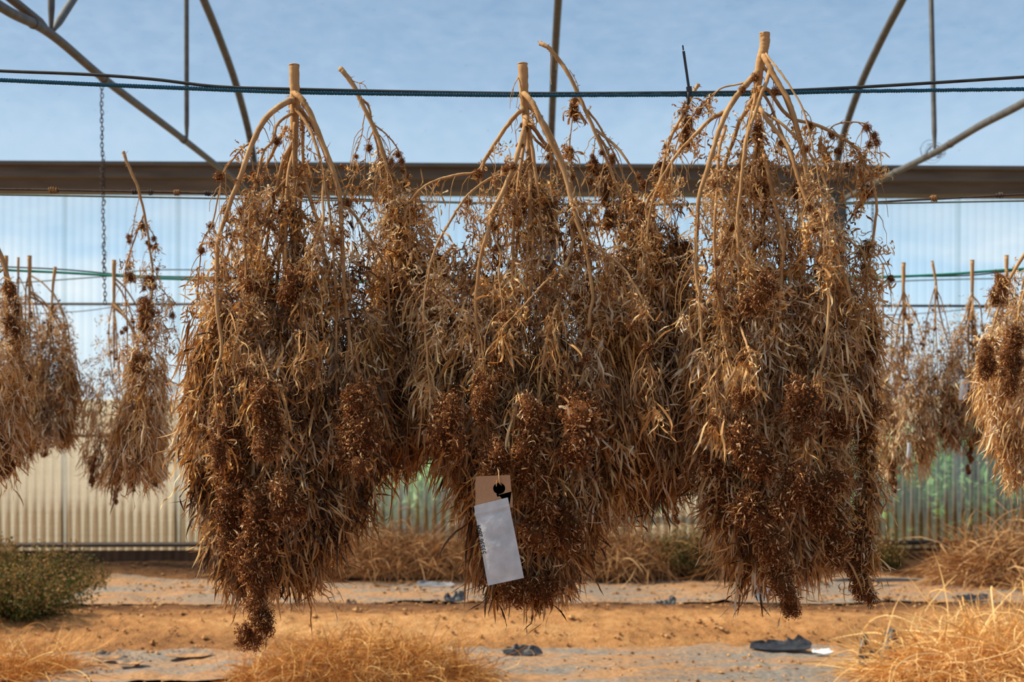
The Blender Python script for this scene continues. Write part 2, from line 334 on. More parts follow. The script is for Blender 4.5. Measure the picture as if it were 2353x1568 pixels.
# corrugated sheets of the far wall
pitch = .0765; PW = pitch*13
def corr(z0, z1, over, nz=2, amp=.009):
    mb = MB(); u = np.linspace(0, PW+over, int((PW+over)/pitch*8)+1)
    ph = u/pitch*2*math.pi; zz = np.linspace(z0, z1, nz)
    V = np.stack([np.broadcast_to(u, (nz, len(u))), np.broadcast_to(amp*np.cos(ph), (nz, len(u))), np.broadcast_to(zz[:, None], (nz, len(u)))], 2)
    mb.grid(V, np.broadcast_to(1-(.5-.5*np.cos(ph))**2.2, (nz, len(u)))); return mb
ang = math.atan(SL)
wall = bpy.data.objects.new('wall_back', None); col.objects.link(wall); wall['kind'] = 'structure'; wall.location = (0, WY(0), 0)
pm = corr(.15, 3.5, .06).data('panel', M['clear']); sm = corr(-.15, .19, .06).data('skirt_panel', M['skirt'])
for i in range(-8, 8):
    inst('panel', pm, wall, (i*PW, SL*i*PW-.002*(i % 2), 0), (0, 0, ang))
    inst('skirt_panel', sm, wall, (i*PW, SL*i*PW-.014-.002*(i % 2), 0), (0, 0, ang))
def wallbar(ypx, half, m, name, parent, off=-.05, n=8, x=8.2):
    z = H+(YH-ypx)*12.6/F; mb = MB()
    mb.box((0, off, z), (x, half*.8, half), [[math.cos(ang), math.sin(ang), 0], [-math.sin(ang), math.cos(ang), 0], [0, 0, 1]])
    return mb.build(name, m, parent)
for y_, h_ in ((701, .011), (1001, .012), (1250, .020)): wallbar(y_, h_, M['rail'], 'rail', wall)
# posts with caps under each arch
PX = [-4.86, -2.26, .34, 2.88, 5.45]
for X_ in PX:
    mb = MB(); yy = WY(X_)-.15-WY(0)
    mb.box((X_, yy, 1.62), (.055, .04, 1.66)); mb.box((X_, yy, 3.20), (.07, .052, .09)); mb.box((X_+.02, yy-.05, 3.13), (.035, .01, .15))
    mb.build('post', M['steel'], wall, smooth=False)
# gutter: folded sheet-metal channel
mb = MB(); zt = 3.565; prof = [(-.33, 3.565), (-.33, 3.545), (-.26, 3.535), (-.25, 3.46), (-.20, 3.45), (-.17, 3.37), (.0, 3.35), (.02, 3.55), (.06, 3.56), (.03, 3.40), (.0, 3.33), (-.18, 3.345), (-.215, 3.43), (-.27, 3.445), (-.28, 3.53), (-.345, 3.54), (-.345, 3.57)]
xs = np.linspace(-9, 9, 19)
V = np.array([[[x, WY(x)+p[0]+.02, p[1]] for p in prof+[prof[0]]] for x in xs]); mb.grid(V)
gut = mb.build('trim_1', M['gutter'], smooth=False, kind='structure')
# roof film over the arches
AR = [(12.55, 3.53), (12.3, 3.80), (11.7, 4.10), (11.05, 4.30), (10.46, 4.44), (9.6, 4.62), (8.6, 4.72), (7.6, 4.62), (6.7, 4.42), (5.8, 4.10), (5.2, 3.80), (4.95, 3.53)]
arc = catmull(AR, 60)
def roof(off, x0, x1):
    xs = np.linspace(x0, x1, 40); V = np.empty((len(arc), len(xs), 3))
    for i, (y, z) in enumerate(arc):
        V[i, :, 0] = xs; V[i, :, 1] = y+off+SL*xs*(1 if off == 0 else 1); V[i, :, 2] = z+.035
    return V
mb = MB(); mb.grid(roof(0, -9, 9)); mb.grid(roof(-7.62, -9, 9)); mb.build('ceiling', M['film'], kind='structure')
mb = MB(); V = np.array([[[x, WY(x)-7.7+p[0], p[1]] for p in prof+[prof[0]]] for x in np.linspace(-9, 9, 10)]); mb.grid(V); mb.build('trim_2', M['gutter'], smooth=False, kind='structure')
# steel arches, tie pipes, hangers
lab = {0: 'curved steel roof arch beyond the left edge, with tie pipe', 1: 'steel roof arch with long diagonal tie pipe at upper left', 2: 'plain steel roof arch rising upright behind the middle plant',
       3: 'steel roof arch with pale diagonal tie pipe at upper right', 4: 'curved steel roof arch beyond the right edge, with tie pipe'}
for i, X_ in enumerate(PX):
    if i in (0, 4): continue
    root = empty('roof_arch', (X_, WY(X_)-.15, 3.2), lab[i], 'roof arch'); og = (X_, WY(X_)-.15, 3.2)
    dy = WY(X_)-12.66
    p = np.array([[X_, y+dy*(1 if y > 8 else .8), z] for y, z in catmull([(12.5, 3.22)]+AR, 50)]); mb = MB(); mb.tube(p, .030, 12); mb.build('arch_pipe', M['steel'], root, og)
    if i == 2: continue
    pts = {1: [(600, 462), (430, 327), (250, 190), (115, 77), (0, 14), (-260, -170)], 3: [(1930, 463), (2040, 405), (2150, 350), (2250, 290), (2353, 236), (2560, 112)]}[i]
    pp = []
    for x, y in pts:
        d = X_*F/(x-CX); pp.append([X_, d, H+(YH-y)*d/F])
    pc = catmull(pp, 40); mb = MB(); mb.tube(pc, .023, 12)
    for k in ((8, 16, 26) if i == 1 else (9, 18)): mb.tube([pc[k], pc[k]+(pc[k+1]-pc[k])*.25], .027, 12)
    mb.build('tie_pipe', M['steel'], root, og)
    def flatbar(a, b, name, r=.017, fl=(0, 1)):
        a = np.asarray(a, float); b = np.asarray(b, float); mb = MB(); mb.tube([a, a+(b-a)*.001] + [a+(b-a)*t for t in (.02, .1, .9, .98)]+[b], [r*.5, r*.5, r*.6, r, r, r*.6 if 1 in fl else r, r*.45 if 1 in fl else r], 10); mb.build(name, M['steel'], root, og)
    def on_arch(d): k = np.argmin(abs(p[:, 1]-d)); return p[k]
    hp = {1: [(429, 327), (117, 77)], 3: [(2148, 348)]}[i]
    for x, y in hp:
        d = X_*F/(x-CX); b = np.array([X_, d, H+(YH-y)*d/F]); flatbar(on_arch(d)+[0, 0, -.01], b, 'hanger')
        if x == 117:
            flatbar(P(250, -12, 7.9)*[0, 1, 1]+[X_, 0, .25], b+[0, .03, .02], 'web_brace', .02)
            e = P(-70, -80, 6.2); flatbar(e, b+[-.01, -.04, .02], 'web_brace', .022)
# dried tendrils on the right tie joint
mb = MB(); c = P(2148, 340, 9.75)
for k in range(9):
    a = rng.uniform(0, 6.28); R = rng.uniform(.02, .07); th = np.linspace(0, 5, 16)
    mb.tube(c+np.stack([R*np.cos(th+a)+rng.normal(0, .02), rng.normal(0, .01)+.05*np.sin(th*.7+a), R*1.2*np.sin(th+a)-.01*th], 1), .0016, 4)
o = mb.build('dry_tendrils', M['wire'], None, tuple(c)); tag(o, 'tangle of dry tendrils on the right tie pipe joint', 'tendrils', kind='stuff')

# ------------------------------------------------------------------ lines the plants hang from
def line(name, pts, d, r, m, label, cat, n=8, seg=80):
    p = catmull([P(x, y, d) for x, y in pts], seg); mb = MB(); mb.tube(p, r, n)
    o = mb.build(name, m, None, tuple(p[0])); tag(o, label, cat); return o, p
line('irrigation_hose', [(-260, 150), (0, 163), (200, 171), (350, 182), (500, 199), (676, 205), (1000, 212), (1250, 215), (1580, 213), (1760, 210), (2000, 199), (2353, 177), (2600, 160)], 2.93, .0033, M['tube'], 'thin black irrigation hose just above the blue rope', 'hose', 10, 160)
rp = catmull([P(x, y, 2.93) for x, y in [(-260, 172), (0, 184), (240, 195), (430, 203), (676, 212), (1000, 217), (1250, 219), (1700, 217), (1900, 211), (2353, 205), (2600, 200)]], 900)
root = empty('blue_rope', rp[0], 'twisted dark blue rope across the picture that holds the nearest plants', 'rope')
s_ = np.concatenate([[0], np.cumsum(np.linalg.norm(np.diff(rp, axis=0), axis=1))])
for k in range(3):
    a = s_/.017*2*math.pi+k*2.094; mb = MB(); mb.tube(rp+np.stack([0*a, .0024*np.cos(a), .0024*np.sin(a)], 1), .0023, 6); mb.build('strand', M['blue_rope'], root, tuple(rp[0]))
_, wp = line('rusty_wire', [(-300, 434), (0, 435), (125, 437), (500, 445), (900, 461), (1300, 469), (1900, 467), (2100, 460), (2353, 447), (2700, 430)], 4.35, .0032, M['wire'], 'dark rusty wire with dried knots, in front of the grey gutter', 'wire', 8, 160)
line('olive_cord', [(-300, 446), (0, 448), (600, 458), (1340, 470), (1900, 469), (2353, 462), (2700, 458)], 4.33, .0026, M['cord'], 'thin olive green cord just below the rusty wire', 'cord', 8, 120)
line('green_rope', [(-300, 602), (0, 620), (150, 627), (300, 636), (450, 642), (1200, 652), (1900, 640), (2150, 632), (2353, 618), (2700, 600)], 6.83, .0062, M['green_rope'], 'green rope carrying the far row of dried plants', 'rope', 8, 120)
line('black_cord', [(-300, 600), (0, 613), (150, 620), (300, 633), (450, 637), (1200, 648), (1900, 636), (2200, 634), (2353, 622), (2700, 610)], 6.86, .004, M['tube'], 'thin black cord beside the green rope of the far row', 'cord', 6, 80)
line('thin_wire', [(-300, 672), (0, 653), (250, 635), (420, 620), (1200, 640), (1900, 655), (2100, 645), (2353, 640), (2700, 640)], 8.6, .004, M['cord'], 'faint grey wire behind the far row, below the green rope', 'wire', 6, 80)
line('thin_wire', [(-300, 735), (150, 718), (400, 700), (1200, 720), (2000, 725), (2353, 700), (2700, 695)], 9.2, .003, M['wire'], 'faintest thin wire just under the upper wall rail', 'wire', 6, 80)
# knots on the rusty wire
wr = bpy.data.objects.get('rusty_wire')
for x, y, k in ((122, 436, 5), (310, 440, 2), (345, 442, 1), (405, 441, 4), (478, 444, 2), (492, 445, 1), (2145, 455, 5), (2300, 449, 2)):
    mb = MB(); c = P(x, y, 4.35)
    for j in range(k+1):
        th = np.linspace(0, 9+k, 26); R = .006+.003*rng.random()
        mb.tube(c+np.stack([(th-5)*.0011+rng.normal(0, .003), R*np.cos(th), R*np.sin(th)-.001*j], 1), .0017, 4)
    mb.build('knot', M['brush'] if k > 3 else M['wire'], wr, tuple(wr.location))
# cable ties
def tie(x0, y0, x1, y1, d, label, m=M['plastic']):
    a = P(x0, y0, d); b = P(x1, y1, d); root = empty('cable_tie', b, label, 'cable tie')
    mb = MB(); ax = (b-a)/np.linalg.norm(b-a); sd = np.cross(ax, [0, 1, 0]); AX = [sd, [0, 1, 0], -ax]; L = np.linalg.norm(b-a)
    mb.box((a+b)/2+ax*L*.06, (.0026, .0011, L*.44), AX); mb.box(a+ax*L*.04, (.0014, .0008, L*.06), AX)
    mb.build('strap', m, root, tuple(b), smooth=False)
    mb = MB(); mb.box(b+ax*.002, (.0052, .004, .005), AX); mb.build('lock_head', m, root, tuple(b), smooth=False)
    mb = MB(); th = np.linspace(0, 6.28, 20); c = b+ax*.012+[0, .03, 0]
    mb.tube(c+np.stack([0*th, .010*np.cos(th), .013*np.sin(th)], 1), .0028, 6); mb.build('loop', m, root, tuple(b))
tie(1569, 106, 1583, 203, 2.90, 'black cable tie standing up from the blue rope, left of the tallest stalk')
tie(1716, 478, 1721, 468, 4.30, 'small black cable tie on the olive cord behind the tallest plant')
# chains
def chain(x0, y0, x1, y1, d, label, llen=.030, tend=6):
    a = P(x0, y0, d); b = P(x1, y1, d); L = np.linalg.norm(b-a); n = int(L/(llen*.74)); root = empty('hanging_chain', a, label, 'chain')
    mb = MB(); th = np.linspace(0, 2*math.pi, 15); p = np.stack([.0075*np.cos(th), 0*th, .011*np.sin(th)+np.sign(np.sin(th))*.004*(abs(np.sin(th)) > .01)], 1)
    mb.tube(p*llen/.030, .0028, 6, cap=False); me = mb.data('link', M['rust'])
    for i in range(n):
        q = (b-a)*(i+.5)/n+[rng.normal(0, .0015), rng.normal(0, .0015), 0]
        inst('link', me, root, q, (rng.normal(0, .06), rng.normal(0, .06), (i % 2)*1.57+rng.normal(.4, .2)))
    mb = MB()
    for k in range(tend):
        t0 = rng.uniform(.1, .8); th = np.linspace(0, 14, 40); q = a+(b-a)*(t0+th[:, None]*.012)+np.stack([.012*np.cos(th+k)+.004*np.sin(th*2.3), .012*np.sin(th+k), 0*th], 1); mb.tube(q, .0013, 4)
    o = mb.build('dry_tendril', M['wire'], root, tuple(a)); o['kind'] = 'stuff'
chain(233, 196, 241, 700, 7.75, 'rusty chain hanging from the upper left tie pipe')
chain(2004, 436, 2010, 690, 12.42, 'far dark chain hanging from the gutter just right of the wall post', .045, 4)

# ------------------------------------------------------------------ plant kit
def bud_mesh(seed, n=620):
    mb = MB(); q = rng.normal(size=(n, 3)); q /= np.linalg.norm(q, axis=1)[:, None]
    lump = 1+.22*np.sin(q[:, 0]*5+seed)+.18*np.sin(q[:, 2]*7+seed*2)
    p = q*(rng.uniform(.5, .95, n)*lump)[:, None]*[1, 1, 1.15]
    mb.leaves(p, q+rng.normal(0, .7, (n, 3))+[0, 0, -.3], rng.uniform(.12, .27, n), rng.uniform(.07, .15, n), 4.5, .6, 3, .1, 3, 0, np.clip(rng.normal(.27, .17, n), 0, .8), True)
    k = n//16; q = rng.normal(size=(k, 3)); q /= np.linalg.norm(q, axis=1)[:, None]
    mb.leaves(q*.8, q+rng.normal(0, .5, (k, 3)), rng.uniform(.4, .9, k), rng.uniform(.07, .13, k), 4.5, .3, 2, .15, 6, 0, np.clip(rng.normal(.72, .18, k), 0, 1))
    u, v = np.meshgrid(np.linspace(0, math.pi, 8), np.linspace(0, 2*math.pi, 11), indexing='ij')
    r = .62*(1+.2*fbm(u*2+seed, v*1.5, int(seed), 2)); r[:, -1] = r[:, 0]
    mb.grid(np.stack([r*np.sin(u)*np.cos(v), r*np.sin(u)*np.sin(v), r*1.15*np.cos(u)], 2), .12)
    return mb.data('flower_cluster', M['bud'])
BUD = [bud_mesh(s) for s in range(7)]
BUDFAR = [bud_mesh(s+20, 90) for s in range(3)]
def leaf_mesh(k):
    mb = MB(); L = rng.uniform(.045, .078); 
    mb.leaves(np.zeros((1, 3)), np.array([[rng.normal(0, .15), rng.normal(0, .15), -1.]]), np.array([L]), np.array([rng.uniform(.0042, .0078)]), 1.6+.5*(k % 3), .28, 3.2, .10, 12, .22, np.array([rng.uniform(.45, .9)]))
    return mb.data('leaf', M['leaf'])
LEAVES = [leaf_mesh(k) for k in range(18)]

def env_at(env, y): e = np.array(env, float); return [np.interp(y, e[:, 0], e[:, k]) for k in (1, 2, 3)]
def plant(name, label, d, top, stalk, r0, branches, env, colas, nleaf=9000, ntuft=420, nauto=8, ybr=420, n_obj=120, far=False, group=None, ztone=.0, thick=.42, cluster=60, taglabels=None, fringe=1., cmin=None):
    k = d/F; org = P(top[0], top[1], d); root = empty(name, org, label, 'dried plant', group)
    W_ = lambda pts, z: np.array([P(x, y, d+zz) for (x, y), zz in zip(pts, z)])
    paths = []
    nseg = 8 if not far else 6
    if stalk:
        m = len(stalk); p = catmull(W_(stalk, np.linspace(0, .02, m)), 10*m if not far else 4*m)
        r = np.interp(np.linspace(0, 1, len(p)), [0, .25, .6, 1], [r0, r0*.88, r0*.6, r0*.35])*k
        mb = MB(); mb.tube(p, r, 12 if not far else 6, wob=.05); mb.build('stalk', M['stem'], root, org); paths.append((p, r))
        mb = MB(); q = p[0]+[0, 0, .0004]; mb.tube([q-[0, 0, .002], q, q+[0, 0, .0006]], [r[0]*1.03, r[0]*1.04, r[0]*.9], 12); mb.build('cut_end', M['cut'], root, org)
    ymin, ymax = env[0][0], env[-1][0]
    auto = []
    for _ in range(nauto):
        yb = rng.uniform(top[1]+70*(1 if not far else .45), ybr+(0 if not far else 0)); ye = rng.uniform(ymin+.6*(ymax-ymin), ymin+.92*(ymax-ymin))
        xl, xr, _d = env_at(env, ye); xt = rng.uniform(xl+.12*(xr-xl), xr-.12*(xr-xl))
        ref = stalk or branches[0][0]; yb = max(yb, ref[0][1]+40); sx = np.interp(yb, [s[1] for s in ref], [s[0] for s in ref])
        h = (ye-yb)
        auto.append(([(sx, yb), (sx+.4*(xt-sx), yb+h*.09), (sx+.8*(xt-sx)+rng.normal(0, 6), yb+h*.28), (xt+rng.normal(0, 10), yb+h*.55), (xt+rng.normal(0, 8), yb+h*.8), (xt, ye)], rng.uniform(.35, .55)*r0, rng.uniform(.12, .2)*r0, None))
    for pts, ra, rb, z in list(branches)+auto:
        m = len(pts); hw = thick*.5*(env_at(env, 900 if not far else (ymin+ymax)/2)[1]-env_at(env, 900 if not far else (ymin+ymax)/2)[0])*k
        if z is None: z = rng.uniform(-1, 1)*hw*1.2
        elif z < -.04: z *= 1.35
        n = max(12, 7*m) if not far else 3*m
        p = catmull(W_(pts, z*np.linspace(0, 1, m)**(.5 if z < -.05 else .7)), n)
        if not far: p += np.cumsum(rng.normal(0, .00045, p.shape), axis=0)*[1, 1, .3]
        r = np.linspace(ra, rb, n)*k*(.82 if not far else 1); r = r*(1+.10*np.maximum(0, np.sin(np.arange(n)*1.1))**6)
        mb = MB(); mb.tube(p, r, nseg, wob=.04); mb.build('branch', M['stem'], root, org); paths.append((p, r))
    # leaf scars, thin twigs, drooping from the branches
    tw = MB(); twp = []
    allp = np.vstack([p[3:] for p, r in paths]); py = YH-(allp[:, 2]-H)*F/allp[:, 1]
    ntw = int((170 if not far else 60)*nleaf/9000)+10
    tww = np.interp((py-ymin)/(ymax-ymin), [-.2, 0, .15], [.02, .2, 1]); sel = rng.choice(len(allp), ntw, p=tww/tww.sum())
    for i in sel:
        L = rng.uniform(.03, .13)*(1 if py[i] > 350 or far else .6); a = rng.uniform(0, 6.28); dr = np.array([math.cos(a)*.8, math.sin(a)*.6, -.4])
        t = np.linspace(0, 1, 6)[:, None]; q = allp[i]+dr*L*t*(1-.5*t)+np.array([0, 0, -L*.8])*t**2+rng.normal(0, .002, (6, 3))*t
        tw.tube(q, np.linspace(.0011, .0005, 6), 4 if not far else 3, cap=False); twp.append(q)
    if not far:
        for i in rng.choice(len(allp), 160):                       # bract stubs at the nodes
            a = rng.uniform(0, 6.28); tw.tube([allp[i], allp[i]+np.array([math.cos(a), math.sin(a), rng.normal(0, .5)])*rng.uniform(.006, .013)], [.0012, .0003], 3, cap=False)
    o = tw.build('twigs', M['stem'], root, org); o['kind'] = 'stuff'
    twp = np.vstack(twp)
    # foliage
    e = np.array(env, float); yy = np.linspace(ymin, ymax, 200); xl, xr, dn = (np.interp(yy, e[:, 0], e[:, c]) for c in (1, 2, 3))
    pdf = dn*(xr-xl); pdf /= pdf.sum()
    def in_env(n, surf=.45):
        y = rng.choice(yy, n, p=pdf)+rng.uniform(-3, 3, n); l, r_, dd = env_at(env, y)
        a = rng.uniform(0, 6.28, n); rho = rng.random(n)**surf; hw = (r_-l)/2
        x = (l+r_)/2+hw*rho*np.cos(a); z = thick*np.minimum(hw, 260*2.9/d)*k*rho*np.sin(a)
        q = np.stack([(x-CX)*k, np.full(n, d), H+(YH-y)*k], 1); q[:, 1] += z; q[:, 0] *= 1+z/d; q[:, 2] = H+(q[:, 2]-H)*(1+z/d)
        out = np.stack([np.cos(a)*.5, np.sin(a)*.5, 0*a], 1)*rho[:, None]
        return q, y, out
    fo = MB(); S = 7 if not far else 4
    def put(base, y, out, tone, lscale=1., cur=1.):
        u = np.clip((y-ymin)/(ymax-ymin), 0, 1); n = len(base)
        L = np.interp(u, [0, .25, .5, .8, 1], [.023, .030, .044, .060, .050])*rng.uniform(.45, 1.6, n)*lscale
        W = np.clip(L*rng.uniform(.04, .10, n)+.0014*(1-u), .0019, .0047)*(1 if not far else 1.2)
        if far: L = L*.8
        dirs = out*.55+rng.normal(0, 1, (n, 3))*(.45-.22*u)[:, None]+np.stack([0*u, 0*u, -(.35+1.1*u)], 1)
        tn = np.clip(tone+rng.normal(0, .16, n), 0, 1)
        small = rng.random(n) < np.interp(u, [0, .5, 1], [.8, .5, .25])
        low_ = (~small) & (u > .45)
        for msk, b, wv, ss in ((small, 6.0*cur, .6, .85), (~small & ~low_, 2.8, .62, 1.15), (low_, 1.5, .42, 1.4)):
            if msk.any(): fo.leaves(base[msk], dirs[msk], L[msk]*ss, W[msk], b, wv, 5.0, .13, S, 0, tn[msk])
    c, cy_, co = in_env(ntuft, .38); per = int(nleaf*.62/ntuft)
    lock = rng.uniform(.03, .11, ntuft)*np.interp((cy_-ymin)/(ymax-ymin), [0, .5, 1], [.35, 1, 1])        # leaves hang in locks
    t = rng.random((ntuft, per)); lean = rng.normal(0, .16, (ntuft, 1))
    base = c[:, None]+np.stack([lean*t*lock[:, None]+.004*np.sin(t*9+lean*30), 0*t, -(t-.35)*lock[:, None]], 2); base = base.reshape(-1, 3)
    base += rng.normal(0, 1, base.shape)*[.0075, .0075, .004]*(1 if not far else 1.3)
    ctone = np.clip(rng.choice([.88, .62, .18], ntuft, p=[.36, .38, .26])+rng.normal(ztone, .08, ntuft)+.20-.34*np.clip((cy_-ymin)/(ymax-ymin), 0, 1), 0, 1)  # light from above painted into the tone: paler locks on top, darker low down
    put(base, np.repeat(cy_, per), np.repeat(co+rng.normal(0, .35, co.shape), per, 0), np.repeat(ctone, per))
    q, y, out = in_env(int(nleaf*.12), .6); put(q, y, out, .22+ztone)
    pool = np.vstack([allp, twp, twp]); ppy = YH-(pool[:, 2]-H)*F/pool[:, 1]; ok = ppy > ymin-60*2.9/d; pool = pool[ok]; ppy = ppy[ok]
    nc = int(nleaf*(.20 if not far else .2)/14); pw = np.interp((ppy-ymin)/(ymax-ymin), [-.15, .05, .2, .5, 1], [.03, .20, .7, 1, 1]); cl_ = rng.choice(len(pool), nc, p=pw/pw.sum()); idx = np.repeat(cl_, 14)     # curled sprays at the nodes
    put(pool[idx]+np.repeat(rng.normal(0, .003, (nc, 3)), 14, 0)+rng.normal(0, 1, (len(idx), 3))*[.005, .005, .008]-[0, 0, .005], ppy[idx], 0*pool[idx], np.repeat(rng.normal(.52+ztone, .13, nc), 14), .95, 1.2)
    # fringe of long hanging leaf tips along the lower outline
    nf = int(nleaf*.10*fringe)
    if nf:
        y = rng.uniform(ymin+.45*(ymax-ymin), ymax, nf); l, r_, dd = env_at(env, y); sgn = rng.choice([-1, 1], nf); hw = (r_-l)/2
        f_ = rng.uniform(.6, 1.0, nf); q = np.stack([((l+r_)/2+sgn*hw*f_-CX)*k, d+rng.normal(0, .3, nf)*hw*k*thick, H+(YH-y)*k], 1)
        fo.leaves(q, np.stack([sgn*.35+rng.normal(0, .2, nf), rng.normal(0, .2, nf), -np.ones(nf)], 1), rng.uniform(.04, .105, nf), rng.uniform(.0024, .0044, nf)*(1 if not far else 1.5), 1.2, .16, 2, .14, S+1, 0, np.clip(rng.normal(.48+ztone, .12, nf), 0, 1))
    for x0, y0, x1, y1, rad, z in colas:
        n = int((20 if not far else 8)*max(1, math.hypot(x1-x0, y1-y0)/(rad*2))); t = rng.random(n); a = rng.uniform(0, 6.28, n)
        q = np.stack([(x0+(x1-x0)*t+rad*.75*np.cos(a)-CX)*k, d+z+rad*.75*k*np.sin(a), H+(YH-(y0+(y1-y0)*t))*k], 1); q[:, 0] *= 1+z/d; q[:, 2] = H+(q[:, 2]-H)*(1+z/d)
        fo.leaves(q, np.stack([np.cos(a)*.7, np.sin(a)*.7, rng.normal(-.6, .4, n)], 1), rng.uniform(.018, .05, n), rng.uniform(.0025, .005, n), 4.5, .45, 3, .12, S, 0, np.clip(rng.normal(.62, .17, n), 0, 1))
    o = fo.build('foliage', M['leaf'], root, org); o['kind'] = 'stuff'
    # flower clusters: chains of them make the heavy drooping ends
    buds = BUDFAR if far else BUD
    nb = 0
    for x0, y0, x1, y1, rad, z in colas:
        n = max(2, int(abs(math.hypot(x1-x0, y1-y0))/(rad*.62)))
        for i in range(n):
            t = (i+.5)/n; rr = rad*k*(1.1-.28*t)*rng.uniform(.85, 1.15)
            for _ in range(2 if not far else 1):
                zc = (z*1.28-.01 if z < -.05 else z)+rng.normal(0, rad*.25)*k; q = P(x0+(x1-x0)*t+rng.normal(0, rad*.28), y0+(y1-y0)*t+rng.normal(0, rad*.15), d+zc)
                inst('flower_cluster', buds[rng.integers(len(buds))], root, q-org, (rng.uniform(-.4, .4), rng.uniform(-.4, .4), rng.uniform(0, 6.28)), rr*rng.uniform(.62, .85)*np.array([rng.uniform(.75, 1.2), rng.uniform(.75, 1.1), rng.uniform(.9, 1.4)])); nb += 1
    # scattered small clusters at the nodes
    ok = (ppy > (cmin or ymin-70*2.9/d)); pl = pool[ok]; pyy = ppy[ok]
    for i in rng.choice(len(pl), cluster):
        rr = rng.uniform(6, 13)*(1+.5*np.clip((pyy[i]-ymin)/(ymax-ymin), 0, 1))*2.9/F*.9
        inst('flower_cluster', buds[rng.integers(len(buds))], root, pl[i]+[rng.normal(0, .004), rng.normal(0, .006), -.004]-org, (rng.uniform(-.6, .6), rng.uniform(-.6, .6), rng.uniform(0, 6.28)), rr)
    # the largest leaves, one by one
    if n_obj:
        q, y, out = in_env(n_obj*3, .15); f_ = out[:, 1] < .12; q, y, out = q[f_][:n_obj], y[f_][:n_obj], out[f_][:n_obj]
        for i in range(len(q)):
            u = np.clip((y[i]-ymin)/(ymax-ymin), 0, 1)
            inst('leaf', LEAVES[rng.integers(len(LEAVES))], root, q[i]-org+[0, -.006, 0], (rng.normal(-out[i, 1]*.4, .25), rng.normal(-out[i, 0]*.5, .28), rng.uniform(0, 6.28)), (.55+.55*u)*rng.uniform(.8, 1.25))
    return root

# ------------------------------------------------------------------ near row
A_br = [
 ([(676, 232), (664, 234), (640, 248), (614, 272), (591, 314), (564, 383), (534, 467), (507, 552), (501, 636), (504, 700), (515, 802), (500, 863), (505, 986), (508, 1067)], 9, 3.2, -.12),
 ([(675, 214), (688, 222), (702, 242), (729, 299), (756, 368), (775, 444), (779, 521), (786, 617), (790, 697), (800, 780), (792, 860)], 9, 4, -.06),
 ([(676, 240), (692, 255), (725, 307), (745, 360), (765, 410), (783, 460), (821, 498), (859, 555), (885, 600), (900, 660), (905, 760)], 6.5, 3, .05),
 ([(680, 225), (689, 242), (697, 291), (699, 368), (697, 425), (690, 510), (688, 600)], 5.5, 4, .05),
 ([(676, 262), (660, 265), (637, 287), (626, 326), (607, 352), (595, 398), (584, 475), (568, 529), (572, 597), (566, 700)], 4.5, 2.5, -.07),
 ([(660, 290), (637, 330), (615, 370), (591, 416), (564, 463), (541, 521), (515, 597), (500, 680)], 5, 3, .08),
 ([(584, 328), (572, 331), (549, 349), (515, 398), (503, 452), (488, 517), (465, 559), (453, 655), (448, 720)], 2.6, 1.8, .0),
 ([(757, 385), (741, 433), (741, 498), (729, 548), (718, 578), (720, 636), (702, 700), (712, 760), (706, 830)], 4, 2.5, -.13),
 ([(670, 480), (660, 510), (637, 578), (614, 666), (598, 740), (588, 800)], 5, 4, .03),
 ([(750, 500), (729, 530), (700, 600), (664, 640), (640, 700), (610, 760)], 3.5, 3, .04),
 ([(590, 770), (600, 810), (615, 860), (618, 880)], 3, 2, -.17), ([(508, 690), (535, 730), (550, 780), (570, 800), (575, 860)], 2.6, 1.4, -.14),
]
A_env = [(270, 640, 720, .03), (360, 600, 760, .06), (450, 560, 800, .14), (520, 520, 840, .24), (580, 480, 858, .4), (650, 455, 868, .65), (720, 440, 875, .9), (800, 436, 882, 1), (900, 432, 886, 1), (980, 432, 886, 1), (1050, 446, 862, 1), (1120, 470, 835, 1), (1190, 485, 790, 1), (1250, 500, 745, .9), (1300, 535, 700, .5)]
A_col = [(520, 980, 532, 1290, 36, -.06), (608, 1160, 582, 1330, 44, -.12), (597, 1330, 586, 1470, 35, -.11), (612, 900, 615, 1050, 32, -.16), (822, 900, 818, 1085, 40, -.13), (665, 1110, 640, 1200, 40, -.14), (560, 640, 590, 660, 26, -.06), (690, 640, 650, 680, 30, -.10), (500, 1010, 505, 1070, 26, -.14), (720, 1000, 730, 1080, 30, .0), (680, 1220, 690, 1290, 26, 0)]
plant('hanging_plant', 'dried plant at left of the near row, straight cut stalk, lowest tip of all', 2.9, (676, 148), [(676, 149), (677, 215), (676, 300), (675, 400), (674, 500), (676, 620), (680, 800)], 12, A_br, A_env, A_col, 22500, 600, 9, 430, 150)

B_br = [([(783, 158), (790, 166), (812, 196), (840, 256), (866, 306), (885, 360), (903, 430), (914, 520), (918, 600), (915, 700), (920, 800)], 7.5, 3, -.02),
 ([(833, 228), (846, 245), (856, 290), (870, 350), (878, 400), (884, 470)], 4, 2, .03), ([(862, 288), (890, 310), (915, 340), (935, 385), (940, 430), (944, 520), (960, 600)], 2.2, 1.5, .05),
 ([(838, 262), (832, 310), (818, 355), (800, 400)], 1.5, 1, 0), ([(857, 300), (846, 340), (842, 400), (850, 450)], 1.5, 1, .02), ([(790, 170), (815, 188), (838, 195), (848, 215)], 1.2, .9, -.02)]
B_env = [(330, 860, 900, .02), (420, 840, 950, .06), (500, 850, 990, .3), (600, 860, 1000, .6), (700, 865, 1000, .9), (850, 868, 990, 1), (930, 868, 965, 1), (980, 875, 955, 1), (1020, 890, 945, .5)]
plant('hanging_branch', 'single dried branch with slanting bare top, right of the left near plant', 3.02, (783, 158), None, 8, B_br, B_env, [(930, 470, 935, 520, 18, 0), (1005, 600, 1000, 660, 24, 0)], 9000, 260, 3, 430, 40, ztone=-.0, thick=.9, cluster=30)

